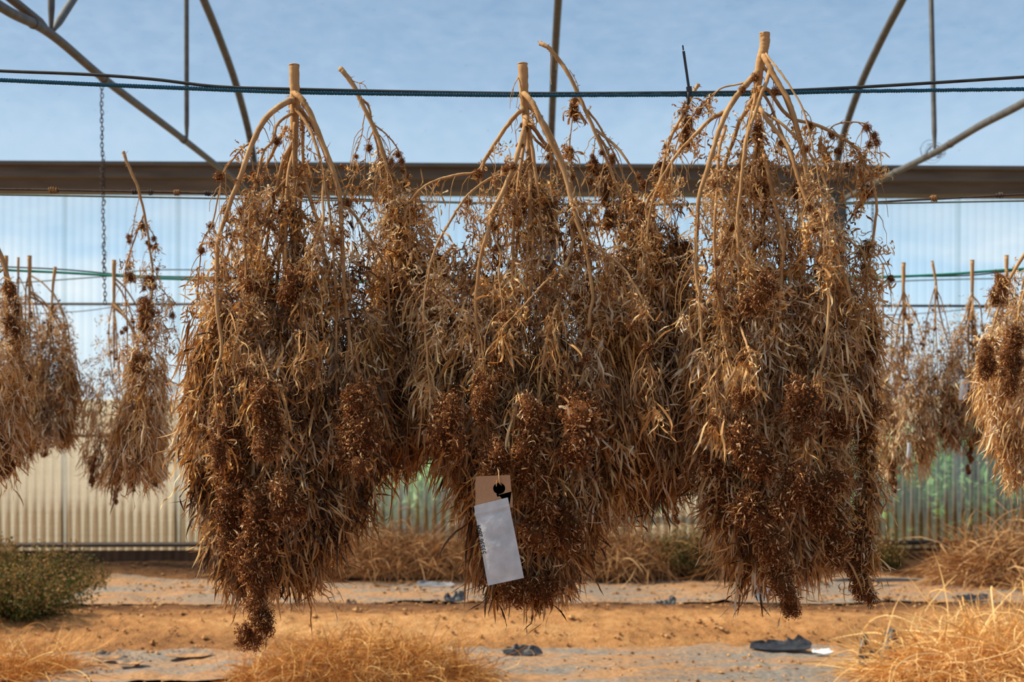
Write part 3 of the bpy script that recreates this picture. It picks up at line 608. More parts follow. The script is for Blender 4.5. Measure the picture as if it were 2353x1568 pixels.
C_br = [
 ([(1203, 252), (1190, 260), (1168, 284), (1137, 330), (1114, 368), (1103, 390), (1085, 399), (1053, 402), (1007, 414), (969, 433), (942, 463), (925, 510)], 6.5, 3, -.02),
 ([(1209, 268), (1208, 284), (1195, 330), (1179, 383), (1160, 433), (1137, 483), (1126, 529), (1107, 597), (1098, 697), (1106, 796), (1110, 867), (1125, 987), (1129, 1054)], 8.5, 2.6, -.10),
 ([(1172, 396), (1150, 404), (1130, 410), (1091, 437), (1068, 463), (1034, 517), (1003, 582), (982, 689), (985, 796), (991, 867), (1005, 920)], 4.5, 2.2, -.10),
 ([(1203, 215), (1213, 224), (1229, 249), (1256, 314), (1287, 383), (1309, 456), (1321, 509), (1340, 571), (1355, 674), (1350, 720), (1340, 786), (1311, 891)], 8, 3.6, -.08),
 ([(1317, 500), (1311, 574), (1294, 620), (1279, 697), (1273, 714), (1254, 796), (1242, 891), (1235, 987), (1230, 1083)], 5.5, 2, -.13),
 ([(1340, 574), (1298, 617), (1256, 647), (1210, 697), (1170, 740)], 3.2, 2, -.12),
 ([(1338, 540), (1344, 546), (1382, 574), (1428, 613), (1455, 651), (1479, 700), (1488, 796), (1465, 872)], 3.8, 2, -.10),
 ([(1216, 300), (1230, 320), (1248, 340), (1270, 368), (1302, 437), (1344, 483), (1372, 540), (1390, 620)], 4, 2.5, .06),
 ([(1105, 600), (1072, 628), (1032, 693), (1010, 760)], 4.5, 3, -.04),
 ([(1150, 470), (1137, 498), (1133, 540), (1147, 582), (1145, 636), (1154, 697), (1160, 780)], 3, 2, -.11),
 ([(1218, 285), (1245, 320), (1262, 350), (1268, 420), (1260, 520)], 6, 3, .05),
 ([(1204, 330), (1196, 400), (1190, 500), (1200, 600)], 4.5, 3, .06), ([(1175, 870), (1190, 905), (1200, 935)], 3, 1.6, -.16),
]
C_env = [(270, 1180, 1240, .03), (360, 1130, 1290, .07), (440, 1100, 1330, .18), (520, 1060, 1390, .35), (590, 1000, 1430, .55), (650, 975, 1450, .75), (720, 968, 1470, 1), (820, 965, 1478, 1), (920, 968, 1480, 1), (1000, 985, 1470, 1), (1060, 1030, 1440, 1), (1120, 1065, 1390, 1), (1180, 1078, 1365, 1), (1250, 1090, 1335, .9), (1290, 1120, 1300, .7), (1315, 1160, 1280, .3)]
C_col = [(1020, 930, 1032, 1030, 40, -.12), (1212, 930, 1215, 1080, 42, -.14), (1340, 950, 1320, 1050, 40, -.15), (1235, 1080, 1245, 1250, 46, -.12), (1165, 1360, 1280, 1350, 36, -.06), (1225, 1320, 1250, 1385, 36, -.02), (1105, 870, 1112, 960, 26, -.13), (1125, 1020, 1135, 1085, 34, -.14), (1420, 1010, 1420, 1060, 36, .02), (1080, 1100, 1090, 1180, 28, 0), (1300, 1180, 1290, 1260, 36, -.08), (1150, 800, 1155, 860, 24, -.1), (1300, 900, 1380, 940, 32, -.12)]
plant('hanging_plant', 'dried plant in the middle of the near row, carrying the white paper envelope', 2.9, (1201, 144), [(1201, 146), (1204, 215), (1208, 268), (1216, 330), (1219, 425), (1221, 480), (1222, 620)], 11.5, C_br, C_env, C_col, 23500, 640, 9, 430, 150)

D_br = [([(1241, 99), (1250, 103), (1267, 115), (1302, 157), (1329, 211), (1355, 265), (1382, 333), (1409, 406), (1432, 467), (1451, 559), (1460, 640), (1470, 760)], 6.5, 3.5, -.03),
 ([(1330, 213), (1322, 240), (1314, 300), (1311, 350), (1317, 400)], 1.8, 1.2, -.01), ([(1432, 440), (1460, 460), (1500, 490), (1540, 520), (1560, 560)], 3, 1.5, .04), ([(1370, 310), (1366, 360), (1368, 400)], 1.2, .9, 0), ([(1308, 160), (1326, 190), (1331, 214)], 1, .8, 0)]
D_env = [(360, 1355, 1420, .06), (450, 1370, 1450, .22), (540, 1380, 1520, .45), (640, 1385, 1590, .75), (760, 1390, 1600, 1), (900, 1395, 1600, 1), (1000, 1400, 1595, 1), (1060, 1405, 1560, .7), (1110, 1440, 1520, .3)]
plant('hanging_branch', 'tall dried branch arching over the rope, right of the middle stalk', 3.04, (1241, 99), None, 8, D_br, D_env,
      [(1319, 230, 1323, 272, 15, 0), (1311, 345, 1311, 356, 11, 0), (1364, 376, 1370, 400, 15, 0), (1390, 385, 1395, 470, 15, 0), (1400, 490, 1402, 520, 15, 0), (1440, 640, 1440, 700, 25, -.03), (1570, 560, 1565, 720, 26, .03)], 13500, 360, 4, 450, 60, ztone=-.03, thick=.8, cluster=40)

E_br = [([(1605, 195), (1600, 199), (1591, 216), (1570, 261), (1541, 320), (1528, 373), (1520, 423), (1495, 465), (1482, 560), (1478, 680)], 5.5, 3, -.02), ([(1590, 220), (1575, 235), (1568, 250)], 1.2, .9, 0), ([(1525, 385), (1500, 405), (1478, 430), (1462, 480)], 2.6, 1.6, .03)]
E_env = [(215, 1570, 1590, .4), (260, 1556, 1600, .7), (330, 1560, 1600, .5), (380, 1560, 1590, .15), (450, 1470, 1520, .25), (560, 1460, 1540, .5), (700, 1460, 1560, .8), (900, 1470, 1580, .8), (1060, 1500, 1580, .4)]
plant('hanging_branch', 'short pale branch end beside the black cable tie, left of the tallest stalk', 2.97, (1605, 195), None, 7, E_br, E_env, [(1580, 265, 1578, 335, 11, 0), (1450, 455, 1450, 470, 13, 0), (1480, 475, 1480, 490, 12, 0)], 2300, 120, 1, 450, 20, thick=1.2, cluster=20)

F_br = [
 ([(1738, 168), (1732, 176), (1707, 203), (1674, 249), (1649, 307), (1630, 373), (1607, 448), (1599, 548), (1599, 630), (1607, 700), (1611, 810), (1634, 891), (1663, 968)], 9, 2.6, -.12),
 ([(1672, 254), (1655, 262), (1632, 274), (1595, 311), (1553, 357), (1524, 398), (1499, 448), (1479, 539), (1475, 640)], 6.5, 3, .02),
 ([(1768, 162), (1760, 190), (1748, 216), (1723, 282), (1703, 349), (1694, 431), (1686, 506), (1690, 610), (1692, 700)], 6, 3.6, -.10),
 ([(1753, 128), (1760, 140), (1769, 158), (1786, 187), (1810, 228), (1827, 278), (1844, 340), (1852, 402), (1864, 465), (1893, 518), (1914, 568), (1943, 643), (1956, 700)], 8, 4.5, -.07),
 ([(1745, 200), (1769, 208), (1798, 249), (1827, 274), (1864, 282), (1906, 299), (1956, 328), (1980, 357), (2001, 407), (2018, 465), (2014, 514), (2007, 568), (1997, 630), (1990, 720)], 5.5, 3, -.02),
 ([(1906, 298), (1910, 290), (1939, 280), (1980, 282), (1993, 299), (1993, 332), (1980, 357), (1956, 369), (1898, 382), (1860, 384)], 2, 1.5, -.01),
 ([(1757, 120), (1772, 142), (1786, 158), (1815, 199), (1844, 257), (1860, 320), (1873, 369), (1885, 444), (1898, 506), (1900, 560)], 3, 2, -.12),
 ([(1745, 245), (1752, 257), (1781, 295), (1815, 340), (1835, 402), (1864, 485), (1893, 539), (1902, 630), (1907, 700), (1898, 796), (1878, 901), (1855, 987), (1843, 1064)], 6.5, 2.8, -.14),
 ([(1720, 188), (1700, 194), (1657, 203), (1624, 228), (1595, 261), (1562, 307), (1545, 373), (1533, 469)], 2.6, 1.8, .04),
 ([(1752, 340), (1761, 373), (1773, 444), (1798, 548), (1794, 630), (1792, 700), (1790, 780)], 6, 4, -.06),
 ([(1668, 290), (1653, 340), (1645, 444), (1640, 548), (1645, 651), (1660, 740), (1690, 880)], 5, 2.6, -.10),
 ([(1629, 378), (1649, 431), (1682, 498), (1711, 568), (1744, 651)], 3.2, 2, -.11),
 ([(1738, 215), (1710, 260), (1694, 282), (1682, 315), (1660, 380), (1650, 460)], 6.5, 5, .06),
 ([(1900, 518), (1930, 535), (1960, 556), (1985, 575), (1995, 600), (1993, 630), (1968, 688), (1960, 740)], 3, 2, -.05),
 ([(1687, 714), (1706, 765), (1725, 815)], 3.6, 3, -.16), ([(1651, 700), (1668, 796), (1692, 891)], 3, 2, -.15),
 ([(1757, 446), (1775, 470), (1800, 530), (1835, 600), (1850, 680)], 4, 3, 0), ([(1995, 990), (1993, 1050), (1992, 1160), (1985, 1240)], 3.5, 2, .0),
]
F_env = [(190, 1700, 1780, .05), (280, 1650, 1830, .12), (360, 1610, 1880, .15), (440, 1590, 1930, .24), (520, 1590, 1960, .35), (590, 1580, 2000, .5), (660, 1575, 2005, .75), (740, 1575, 2010, 1), (840, 1580, 2005, 1), (900, 1590, 1975, 1), (960, 1600, 1940, 1), (1060, 1620, 1935, 1), (1120, 1640, 1935, 1), (1180, 1650, 1930, .9), (1240, 1670, 1900, .6), (1290, 1710, 1830, .35)]
F_col = [(1690, 1010, 1765, 1080, 42, -.15), (1640, 1050, 1670, 1200, 34, -.05), (1720, 1150, 1790, 1290, 38, -.12), (1785, 1270, 1812, 1400, 38, -.1), (1850, 900, 1840, 1000, 36, -.14), (1835, 1080, 1800, 1180, 38, -.15), (1905, 1090, 1880, 1190, 40, -.1), (1930, 1180, 1915, 1280, 36, -.04), (2000, 930, 1995, 1000, 26, -.02), (1995, 1000, 1990, 1170, 26, 0), (1998, 760, 1998, 900, 20, -.02), (1988, 1170, 1970, 1240, 29, 0), (1978, 1240, 1977, 1380, 31, 0), (1720, 890, 1690, 930, 30, -.15), (1780, 650, 1730, 690, 32, -.12), (1745, 290, 1742, 330, 16, -.02), (1760, 640, 1735, 690, 24, -.13), (1750, 420, 1740, 450, 20, -.03), (1830, 420, 1840, 450, 20, -.03), (1920, 950, 1925, 1000, 30, -.08), (1990, 560, 1985, 590, 14, 0)]
plant('hanging_plant', 'dried plant at right of the near row, with the tallest forked stalk', 2.9, (1757, 74), [(1757, 76), (1757, 104), (1748, 141), (1742, 183), (1740, 224), (1744, 299), (1752, 382), (1757, 444), (1752, 506), (1740, 548)], 12, F_br, F_env, F_col, 24500, 660, 9, 380, 150)
# tail of hanging leaves along the right cola, and the curled leaves that dangle at the right
rf = [o for o in bpy.data.objects if o.name.startswith('hanging_plant')][-1]; og = np.array(rf.location)
for nm, cl in (('leaf_spray', [(1950, 360, 1995, 400, 40), (1880, 310, 1920, 400, 60), (1985, 430, 1965, 500, 50), (1975, 360, 1970, 420, 40), (1900, 330, 1900, 390, 40), (1858, 285, 1852, 300, 20)]), ('leaf_spray', [(2000, 900, 2000, 1060, 160), (1995, 1060, 2000, 1330, 200)])):
    mb = MB()
    for x0, y0, x1, y1, n in cl:
        t = rng.random((n, 1)); c = P(x0, y0, 2.89)*(1-t)+P(x1, y1, 2.89)*t+rng.normal(0, .007, (n, 3)); big = nm and y0 > 800
        mb.leaves(c, rng.normal(0, .4, (n, 3))+[0, 0, -.7], rng.uniform(.012, .034, n)*(1.3 if big else 1), rng.uniform(.003, .006, n), 3.2, .45, 2.6, .1, 7, 0, np.clip(rng.normal(.55, .14, n), 0, 1))
    mb.build(nm, M['leaf'], rf, og)['kind'] = 'stuff'

# ------------------------------------------------------------------ second row and far row
plant('hanging_branch', 'thin slanting dried branch alone in front of the left wall', 4.31, (283, 348), None, 6, [([(283, 348), (290, 365), (305, 400), (322, 440), (338, 520), (345, 580), (352, 640), (345, 740), (330, 860), (320, 980)], 4.6, 2, 0), ([(322, 445), (308, 500), (298, 570), (294, 620)], 1.2, .9, 0), ([(340, 520), (356, 550), (355, 600)], 1.6, 1, 0), ([(345, 640), (390, 690), (402, 760)], 1.2, .9, .03)],
      [(560, 335, 360, .1), (620, 325, 370, .3), (700, 320, 378, .8), (800, 305, 378, 1), (900, 290, 370, 1), (1000, 255, 360, 1), (1060, 250, 355, .7), (1090, 270, 330, .3)], [(335, 690, 330, 760, 18, -.02), (325, 820, 310, 850, 18, -.02), (325, 512, 328, 530, 7, 0), (357, 563, 358, 568, 6, 0), (300, 630, 300, 640, 12, 0), (345, 640, 345, 655, 14, 0)], 2600, 150, 1, 640, 30, ztone=.06, thick=1, cluster=25, fringe=1.6)
plant('hanging_branch', 'dried branch cut off by the left edge of the picture, nearer than its row', 4.3, (-30, 520), None, 7, [([(-30, 520), (-10, 560), (10, 620), (28, 700), (34, 780), (30, 900)], 7, 3.5, -.02), ([(-20, 540), (0, 590), (15, 650), (12, 760)], 4, 2.5, .02), ([(-8, 590), (20, 630), (35, 680), (45, 710)], 2, 1, 0)],
      [(640, -60, 40, .2), (720, -90, 52, .8), (850, -100, 55, 1), (950, -100, 52, 1), (1020, -90, 48, .9), (1070, -70, 30, .5)], [(18, 650, 40, 720, 13, -.02), (25, 730, 35, 760, 18, -.03), (-20, 960, 10, 1090, 26, 0)], 3600, 170, 2, 620, 30, thick=.8, cluster=25)
plant('hanging_plant', 'large pale dried plant cut off by the right edge of the picture', 4.1, (2410, 440), [(2410, 440), (2408, 520), (2405, 620), (2400, 760)], 9, [([(2408, 500), (2370, 560), (2320, 640), (2290, 720), (2268, 800)], 6, 2.6, -.05), ([(2408, 520), (2380, 600), (2345, 700), (2318, 820)], 5, 2.6, -.1), ([(2400, 560), (2360, 620), (2340, 740), (2330, 860)], 4, 2, .02)],
      [(570, 2340, 2480, .3), (640, 2300, 2510, .8), (720, 2268, 2530, 1), (820, 2248, 2540, 1), (900, 2252, 2540, 1), (980, 2275, 2530, 1), (1040, 2310, 2500, .8), (1090, 2330, 2470, .4)], [(2270, 800, 2262, 870, 22, -.08), (2300, 640, 2290, 700, 22, -.05), (2330, 760, 2320, 900, 26, -.1)], 6500, 300, 4, 560, 60, ztone=.12, thick=.7, cluster=40, fringe=1.6)
FAR = 'dried plants on the far rope'
def farp(x, yt, xl, xr, yb, label, d=6.815, nl=7000, lean=0, stems=7, tips=3, name='hanging_plant', zt=.04, r0=5, y1=None, sp=.4):
    c = (xl+xr)/2; w_ = (xr-xl)/2; h = yb-yt
    env = [(yt+h*sp*.35, x-w_*.35, x+w_*.35, .10), (yt+h*sp*.65, c-w_*.75, c+w_*.75, .38), (yt+h*sp, c-w_*.95, c+w_*.95, .85), (yt+h*.55, xl, xr, 1), (yt+h*.72, xl, xr, 1), (yt+h*.84, xl+w_*.12, xr-w_*.12, .9), (yt+h*.92, xl+w_*.4, xr-w_*.35, .4)]
    cols = [(t_[0], t_[1], t_[2], t_[3], 13, rng.uniform(-.06, .02)) for t_ in tips] if isinstance(tips, list) else []
    st = [(x, yt), (x+lean*.2, yt+h*.1), (x+lean*.4, yt+h*.25), (x+lean, yt+h*.45)]
    return plant(name, label, d, (x, yt), st, r0, [], env, cols, nl, 190, stems, yt+h*.22, 0, True, None, zt, .8, 34)
farp(262, 598, 188, 398, 1150, 'dried plant on the far rope below the hanging chain, left', tips=[(215, 1050, 212, 1120, 0, 0), (262, 1080, 268, 1160, 0, 0), (310, 1080, 305, 1130, 0, 0), (378, 960, 368, 1110, 0, 0)], nl=5200)
farp(68, 588, 20, 178, 1055, 'dried plant with thick stalk on the far rope, near the left edge', tips=[(105, 1000, 102, 1050, 0, 0), (138, 980, 140, 1030, 0, 0)])
farp(127, 614, 92, 170, 1030, 'slim dried branch leaning right on the far rope, between two thick stalks', nl=2200, lean=-25, stems=4, name='hanging_branch', r0=4, tips=[(150, 960, 150, 1020, 0, 0)])
farp(14, 588, -60, 90, 1095, 'dried plant on the far rope right at the left edge', tips=[(20, 1040, 22, 1090, 0, 0), (45, 1020, 50, 1070, 0, 0)])
farp(42, 592, 0, 90, 1040, 'thin dried branch between the two leftmost far stalks', nl=1500, stems=3, name='hanging_branch', r0=3, tips=[])
farp(2076, 604, 2008, 2150, 1120, 'dried plant with pale forked stalk on the far rope, right of the near row', tips=[(2050, 1060, 2052, 1135, 0, 0), (2115, 1020, 2112, 1060, 0, 0)], nl=5200, zt=.1)
farp(2142, 600, 2110, 2215, 1050, 'slim bare topped branch leaning left on the far rope, right side', nl=2600, lean=40, stems=4, name='hanging_branch', r0=3.4, tips=[(2170, 980, 2172, 1030, 0, 0)], zt=.08)
farp(2234, 598, 2170, 2300, 1060, 'dried plant on the far rope left of the right edge, straight stalk', tips=[(2235, 1000, 2228, 1085, 0, 0), (2270, 960, 2275, 1010, 0, 0)], nl=4600, zt=.08)
farp(2313, 587, 2265, 2370, 1070, 'dried plant on the far rope with stubby broad stalk, nearest the right edge', tips=[(2305, 1010, 2308, 1075, 0, 0), (2330, 1000, 2335, 1060, 0, 0)], zt=.08)
farp(2028, 607, 1990, 2070, 1010, 'small dried branch on the far rope beside the near row, right', nl=1500, stems=3, name='hanging_branch', r0=2.6, tips=[], zt=.08)
# plant behind the gap between the middle and right near plants
farp(1500, 455, 1410, 1590, 1150, 'shaded dried plant hanging behind the gap left of the tallest plant', d=4.31, nl=6200, r0=7, tips=[(1480, 1080, 1505, 1150, 0, 0), (1520, 1080, 1540, 1150, 0, 0), (1540, 1140, 1560, 1205, 0, 0)], zt=-.06, sp=.36)
farp(925, 448, 880, 985, 1075, 'shaded dried branch hanging behind the gap beside the left near plant', d=4.31, nl=3600, r0=7, tips=[(920, 1000, 930, 1050, 0, 0)], zt=-.08, name='hanging_branch', sp=.36)
# loose dangling strand under the left plant
mb = MB(); mb.leaves(np.array([P(899, 1085, 2.95)]), np.array([[.03, 0, -1.]]), np.array([.115]), np.array([.0035]), .3, .05, .5, .02, 14, .2, np.array([.15]))
o = mb.build('dangling_leaf', M['leaf'], None, P(899, 1085, 2.95)); tag(o, 'single dark leaf strand dangling right of the left near plant', 'leaf')

# ------------------------------------------------------------------ paper envelope and kraft tag
TD = 2.66
def TP(x, y, dz=0): return P(x, y, TD)+[0, dz, 0]
tagroot = empty('sample_tag', TP(1143, 1130), 'white paper envelope on a brown kraft card tag, in the middle plant', 'tag')
og = np.array(tagroot.location)
mb = MB()      # kraft card: outline with round hole and slot, 1 mm thick
outer = [(1092, 1120), (1094, 1100), (1171, 1092), (1176, 1131), (1174.5, 1132), (1158, 1136.5), (1144, 1139), (1141.5, 1134)]
ring = []; cxh, cyh = 1147, 1123
hole = [(cxh+14*math.cos(a), cyh+13*math.sin(a)) for a in np.radians(np.linspace(112, 452, 22))]   # opening at lower-left side joins the slot
poly = [(1092, 1112), (1093, 1095.5), (1172, 1092), (1175.5, 1130), (1146, 1137.6)]
poly += [hole[-1]]+hole[::-1][1:]+[(1140.6, 1137), (1143, 1142.2), (1176, 1133.2), (1178.5, 1166.5), (1170, 1168), (1093, 1170)]
import bmesh
def slab(poly, th, mm, name, parent, z0=0, f=None):
    bm = bmesh.new(); vs = [bm.verts.new(tuple((f or TP)(x, y, z0)-og)) for x, y in poly]; fc = bm.faces.new(vs); bmesh.ops.triangulate(bm, faces=[fc])
    g = bmesh.ops.extrude_face_region(bm, geom=bm.faces[:]); bmesh.ops.translate(bm, verts=[v for v in g['geom'] if isinstance(v, bmesh.types.BMVert)], vec=(0, th, 0))
    bmesh.ops.recalc_face_normals(bm, faces=bm.faces[:]); me = bpy.data.meshes.new(name); bm.to_mesh(me); bm.free(); me.materials.append(mm)
    o = bpy.data.objects.new(name, me); col.objects.link(o); o.parent = parent; return o
card = slab(poly, .0006, M['kraft'], 'card', tagroot); card['label'] = 'brown kraft card with round hole and slot'
# envelope with sealed edges, a fold near the top and a bulging pocket
c4 = np.array([(1089, 1163), (1167, 1143.5), (1204, 1328), (1121, 1346)], float)
U, Vv = np.meshgrid(np.linspace(0, 1, 34), np.linspace(0, 1, 60), indexing='xy')
xy = (c4[0]*(1-U[..., None])+c4[1]*U[..., None])*(1-Vv[..., None])+(c4[3]*(1-U[..., None])+c4[2]*U[..., None])*Vv[..., None]
xy[..., 0] -= 3.0*np.exp(-((Vv-.11)/.02)**2)*(U < .03)
bul = (np.clip(np.sin(np.pi*np.clip((U-.07)/.86, 0, 1)), 0, 1)**.6)*(np.clip(np.sin(np.pi*np.clip((Vv-.16)/.78, 0, 1)), 0, 1)**.5)
dep = -.0035*bul-.0008*np.exp(-((Vv-.105)/.012)**2)+.0010*np.exp(-((Vv-.165+.02*U)/.012)**2)+.0012*fbm(U*5, Vv*9, 4, 3)*(.3+bul)
Vt = np.stack([(xy[..., 0]-CX)*TD/F, TD-.004+dep, H+(YH-xy[..., 1])*TD/F], 2)
mb = MB(); mb.grid(Vt-og); back = Vt.copy(); back[..., 1] = TD-.0028+.0*dep; mb.grid(back[:, ::-1]-og)
for sl in (np.s_[0, :], np.s_[-1, :], np.s_[:, 0], np.s_[:, -1]): mb.grid(np.stack([Vt[sl]-og, back[sl]-og]))
env_o = mb.build('envelope', M['paper'], tagroot)
# printed number running up the left edge
fc = bpy.data.curves.new('number', 'FONT'); fc.body = '53536 2604'; fc.size = .0185; fc.align_x = 'CENTER'; fc.align_y = 'CENTER'; fc.space_character = .93; fc.extrude = .0001
to = bpy.data.objects.new('printed_number', fc); col.objects.link(to)
dg = bpy.context.evaluated_depsgraph_get(); me = bpy.data.meshes.new_from_object(to.evaluated_get(dg)); bpy.data.objects.remove(to)
w_ = max(v.co.x for v in me.vertices)-min(v.co.x for v in me.vertices)
a = TP(1112.5, 1273); b = TP(1098.5, 1207); ux = (b-a)/np.linalg.norm(b-a); uy = np.array([ux[2], 0, -ux[0]])*-1
sc = np.linalg.norm(b-a)/w_; mid = (a+b)/2
for v in me.vertices:
    q = mid+ux*v.co.x*sc+uy*v.co.y*sc*1.15+np.array([0, -.0062, 0]); v.co = tuple(q-og)
me.materials.clear(); me.materials.append(M['ink'])
to = bpy.data.objects.new('printed_number', me); col.objects.link(to); to.parent = env_o
# twist of dried stem through the card hole
mb = MB(); mb.tube([TP(1128, 1040, .17)-og, TP(1140, 1070, .06)-og, TP(1146, 1085, .004)-og, TP(1147, 1100, -.004)-og, TP(1149, 1112, -.003)-og, TP(1157, 1120, .006)-og], .0012, 5); mb.tube([TP(1146, 1090, .004)-og, TP(1141, 1112, -.003)-og, TP(1140, 1128, .006)-og], .001, 5)
mb.build('tie_stem', M['stem'], tagroot)
# small pale tags in the far right row
for x, y, w2, h2, d, lb in ((2088, 1035, 4, 17, 6.62, 'small pale paper tag low in the far right plant'), (2214, 895, 9, 24, 6.70, 'bluish white paper tag between two far right plants')):
    mb = MB(); c = P(x, y, d); hx = w2*d/F; hz = h2*d/F; u, v = np.meshgrid(np.linspace(-1, 1, 5), np.linspace(-1, 1, 9))
    Vt = np.stack([u*hx+v*hx*.3, .004*u*u-.006*np.cos(v), v*hz], 2)
    mb.grid(Vt); mb.grid((Vt+[0, .002, 0])[:, ::-1]); o = mb.build('paper_tag', M['paper'], None); o.location = tuple(c); tag(o, lb, 'tag')

# ------------------------------------------------------------------ ground cover
def D(y): return H*F/(y-YH)
def sheet(x0, x1, y0, y1, label, name='mulch_sheet', nx=150, ny=26, seed=0, z=.012):
    d0, d1 = D(y1), D(y0); u = np.linspace(0, 1, nx); v = np.linspace(0, 1, ny); Vv, Uu = np.meshgrid(v, u, indexing='ij')
    dd = d0+(d1-d0)*Vv+.10*fbm(Uu*14, Vv*0+seed, seed, 3)*(np.abs(Vv-.5)*2); X = ((x0-CX)+(x1-x0)*Uu)*dd*0+((x0-CX)+(x1-x0)*Uu)*((d0+d1)/2)/F
    Z = .02*0+z+bed(dd)*.9+.03*fbm(X*1.3, dd*2.2, 1, 4)+.05*np.clip(fbm(X*2.6+seed, dd*4, 40+seed, 3), 0, 1)**1.3+.02*np.abs(fbm(X*9+seed, dd*9, 60+seed, 2))
    mb = MB(); V = np.stack([X, dd, Z], 2); mb.grid(V); o = mb.build(name, M['sheet']); tag(o, label, 'plastic sheet'); return o
sheet(190, 2500, 1338, 1392, 'long grey mulch sheet dusted with sand, the far strip on the soil', seed=2)
sheet(-60, 700, 1512, 1575, 'pale crumpled mulch sheet on the soil at lower left', seed=5, z=.022)
sheet(1010, 2200, 1496, 1600, 'sand covered mulch sheet on the soil at lower right', seed=8, z=.018)
def flap(x, y, w, h, label, name='plastic_flap', m=None, cat='plastic scrap', lift=.05, seed=0):
    d = D(y); c = np.array([(x-CX)*d/F, d, 0.]); c[2] = ground_z(np.array([c[0]]), np.array([c[1]]))[0]+.045
    u, v = np.meshgrid(np.linspace(-1, 1, 18), np.linspace(-1, 1, 10)); hx = w*d/F/2; hy = h*d/F*3.5
    r = 1+.25*fbm(u*2+seed, v*2, seed, 2); Z = lift*np.clip(v*.5+.5, 0, 1)**1.5*(1+1.2*fbm(u*2.2+seed, v*1.5, seed+3, 3))+.006*np.abs(u)
    V = np.stack([hx*u*r*(1-.35*np.abs(v)**2), hy*v*.6*r, Z], 2); mb = MB(); mb.grid(V); mb.grid((V-[0, 0, .003])[:, ::-1])
    o = mb.build(name, m or M['plastic'], smooth=False); o.location = tuple(c); tag(o, label, cat); return o
M['greyplastic'] = simple('grey_plastic', lin(92, 90, 92), lin(140, 136, 134), 12, .5, 0, .4)
flap(1795, 1508, 150, 10, 'dark folded plastic flap on the lower right mulch sheet', lift=.045, seed=3)
flap(1750, 1396, 40, 8, 'small bluish grey plastic lump below the tallest plant', lift=.10, seed=5, m=M['greyplastic'])
flap(1530, 1401, 48, 5, 'black plastic scrap on the bed edge, right of the middle plant', lift=.045, seed=7)
flap(1045, 1402, 50, 5, 'black plastic scrap on the bed edge, left of the envelope', lift=.045, seed=8)
flap(808, 1404, 26, 5, 'smallest black plastic scrap, on the bed edge right of the left plant', lift=.03, seed=9)
flap(680, 1366, 46, 8, 'grey plastic flap lying behind the left plant tip', lift=.05, seed=10, m=M['greyplastic'])
flap(2230, 1390, 80, 5, 'flat dark scrap on the far sheet at the right', lift=.03, seed=11)
flap(2010, 1352, 200, 4, 'long dark torn edge of plastic on the far sheet, right', lift=.02, seed=12)
flap(1200, 1513, 90, 6, 'dark torn plastic edge right of the front straw heap', lift=.04, seed=13)
flap(1000, 1362, 90, 6, 'blue grey torn plastic edge left of the envelope, on the far sheet', lift=.03, seed=14, m=M['greyplastic'])
flap(2030, 1562, 110, 22, 'black crumpled plastic under the front right straw', lift=.13, seed=15)
flap(1890, 1514, 44, 5, 'white paper scrap on the lower right mulch sheet', 'paper_scrap', M['white'], 'paper scrap', .02, 16)
flap(430, 1528, 110, 10, 'raised whitish fold of sheet at lower left', 'sheet_fold', M['sheet'], 'plastic sheet', .035, 17)
flap(300, 1545, 60, 8, 'small pale raised sheet corner at lower left', 'sheet_fold', M['sheet'], 'plastic sheet', .03, 18)
flap(255, 1535, 80, 8, 'sandy raised sheet fold by the lower left corner', 'sheet_fold', M['sheet'], 'plastic sheet', .03, 19)
mb = MB(); a = P(320, 1514, D(1521)); b = P(385, 1517, D(1521)); mb.tube(catmull([a, a*.5+b*.5+[0, 0, .004], b], 12), [.009]*6+[.006]*6, 7); o = mb.build('dark_stick', M['plastic'], None, tuple(a)); tag(o, 'dark flat stick lying on the soil at lower left', 'stick')
# forked pale twigs
def twig(x, y, w_, label, seed, m=None):
    r = np.random.default_rng(seed); d = D(y); c = np.array([(x-CX)*d/F, d, ground_z(np.array([(x-CX)*d/F]), np.array([d]))[0]+.01]); k = w_*d/F; mb = MB()
    main = [c+[-k*.6, 0, .0], c+[-k*.2, .02, k*.10], c+[k*.2, 0, k*.03], c+[k*.6, -.05, 0]]
    mb.tube(catmull(main, 14), np.linspace(.004, .009, 14), 6)
    for _ in range(3): 
        t = r.uniform(.2, .7); p = c+[-k*.6+1.2*k*t, 0, .02]; mb.tube(catmull([p, p+[r.uniform(-.2, .1)*k, 0, k*.2], p+[r.uniform(-.4, .1)*k, .02, k*.45]], 8), np.linspace(.006, .002, 8), 5)
    o = mb.build('fallen_twig', m or M['stem'], None, tuple(c)); tag(o, label, 'twig')
twig(705, 1388, 60, 'forked pale twig on the soil right of the left plant tip', 1)
twig(890, 1352, 90, 'pale dead stalk on the soil between left and middle plants', 2)
twig(1650, 1478, 16, 'tiny upright twig stub on the bed, right part', 3)

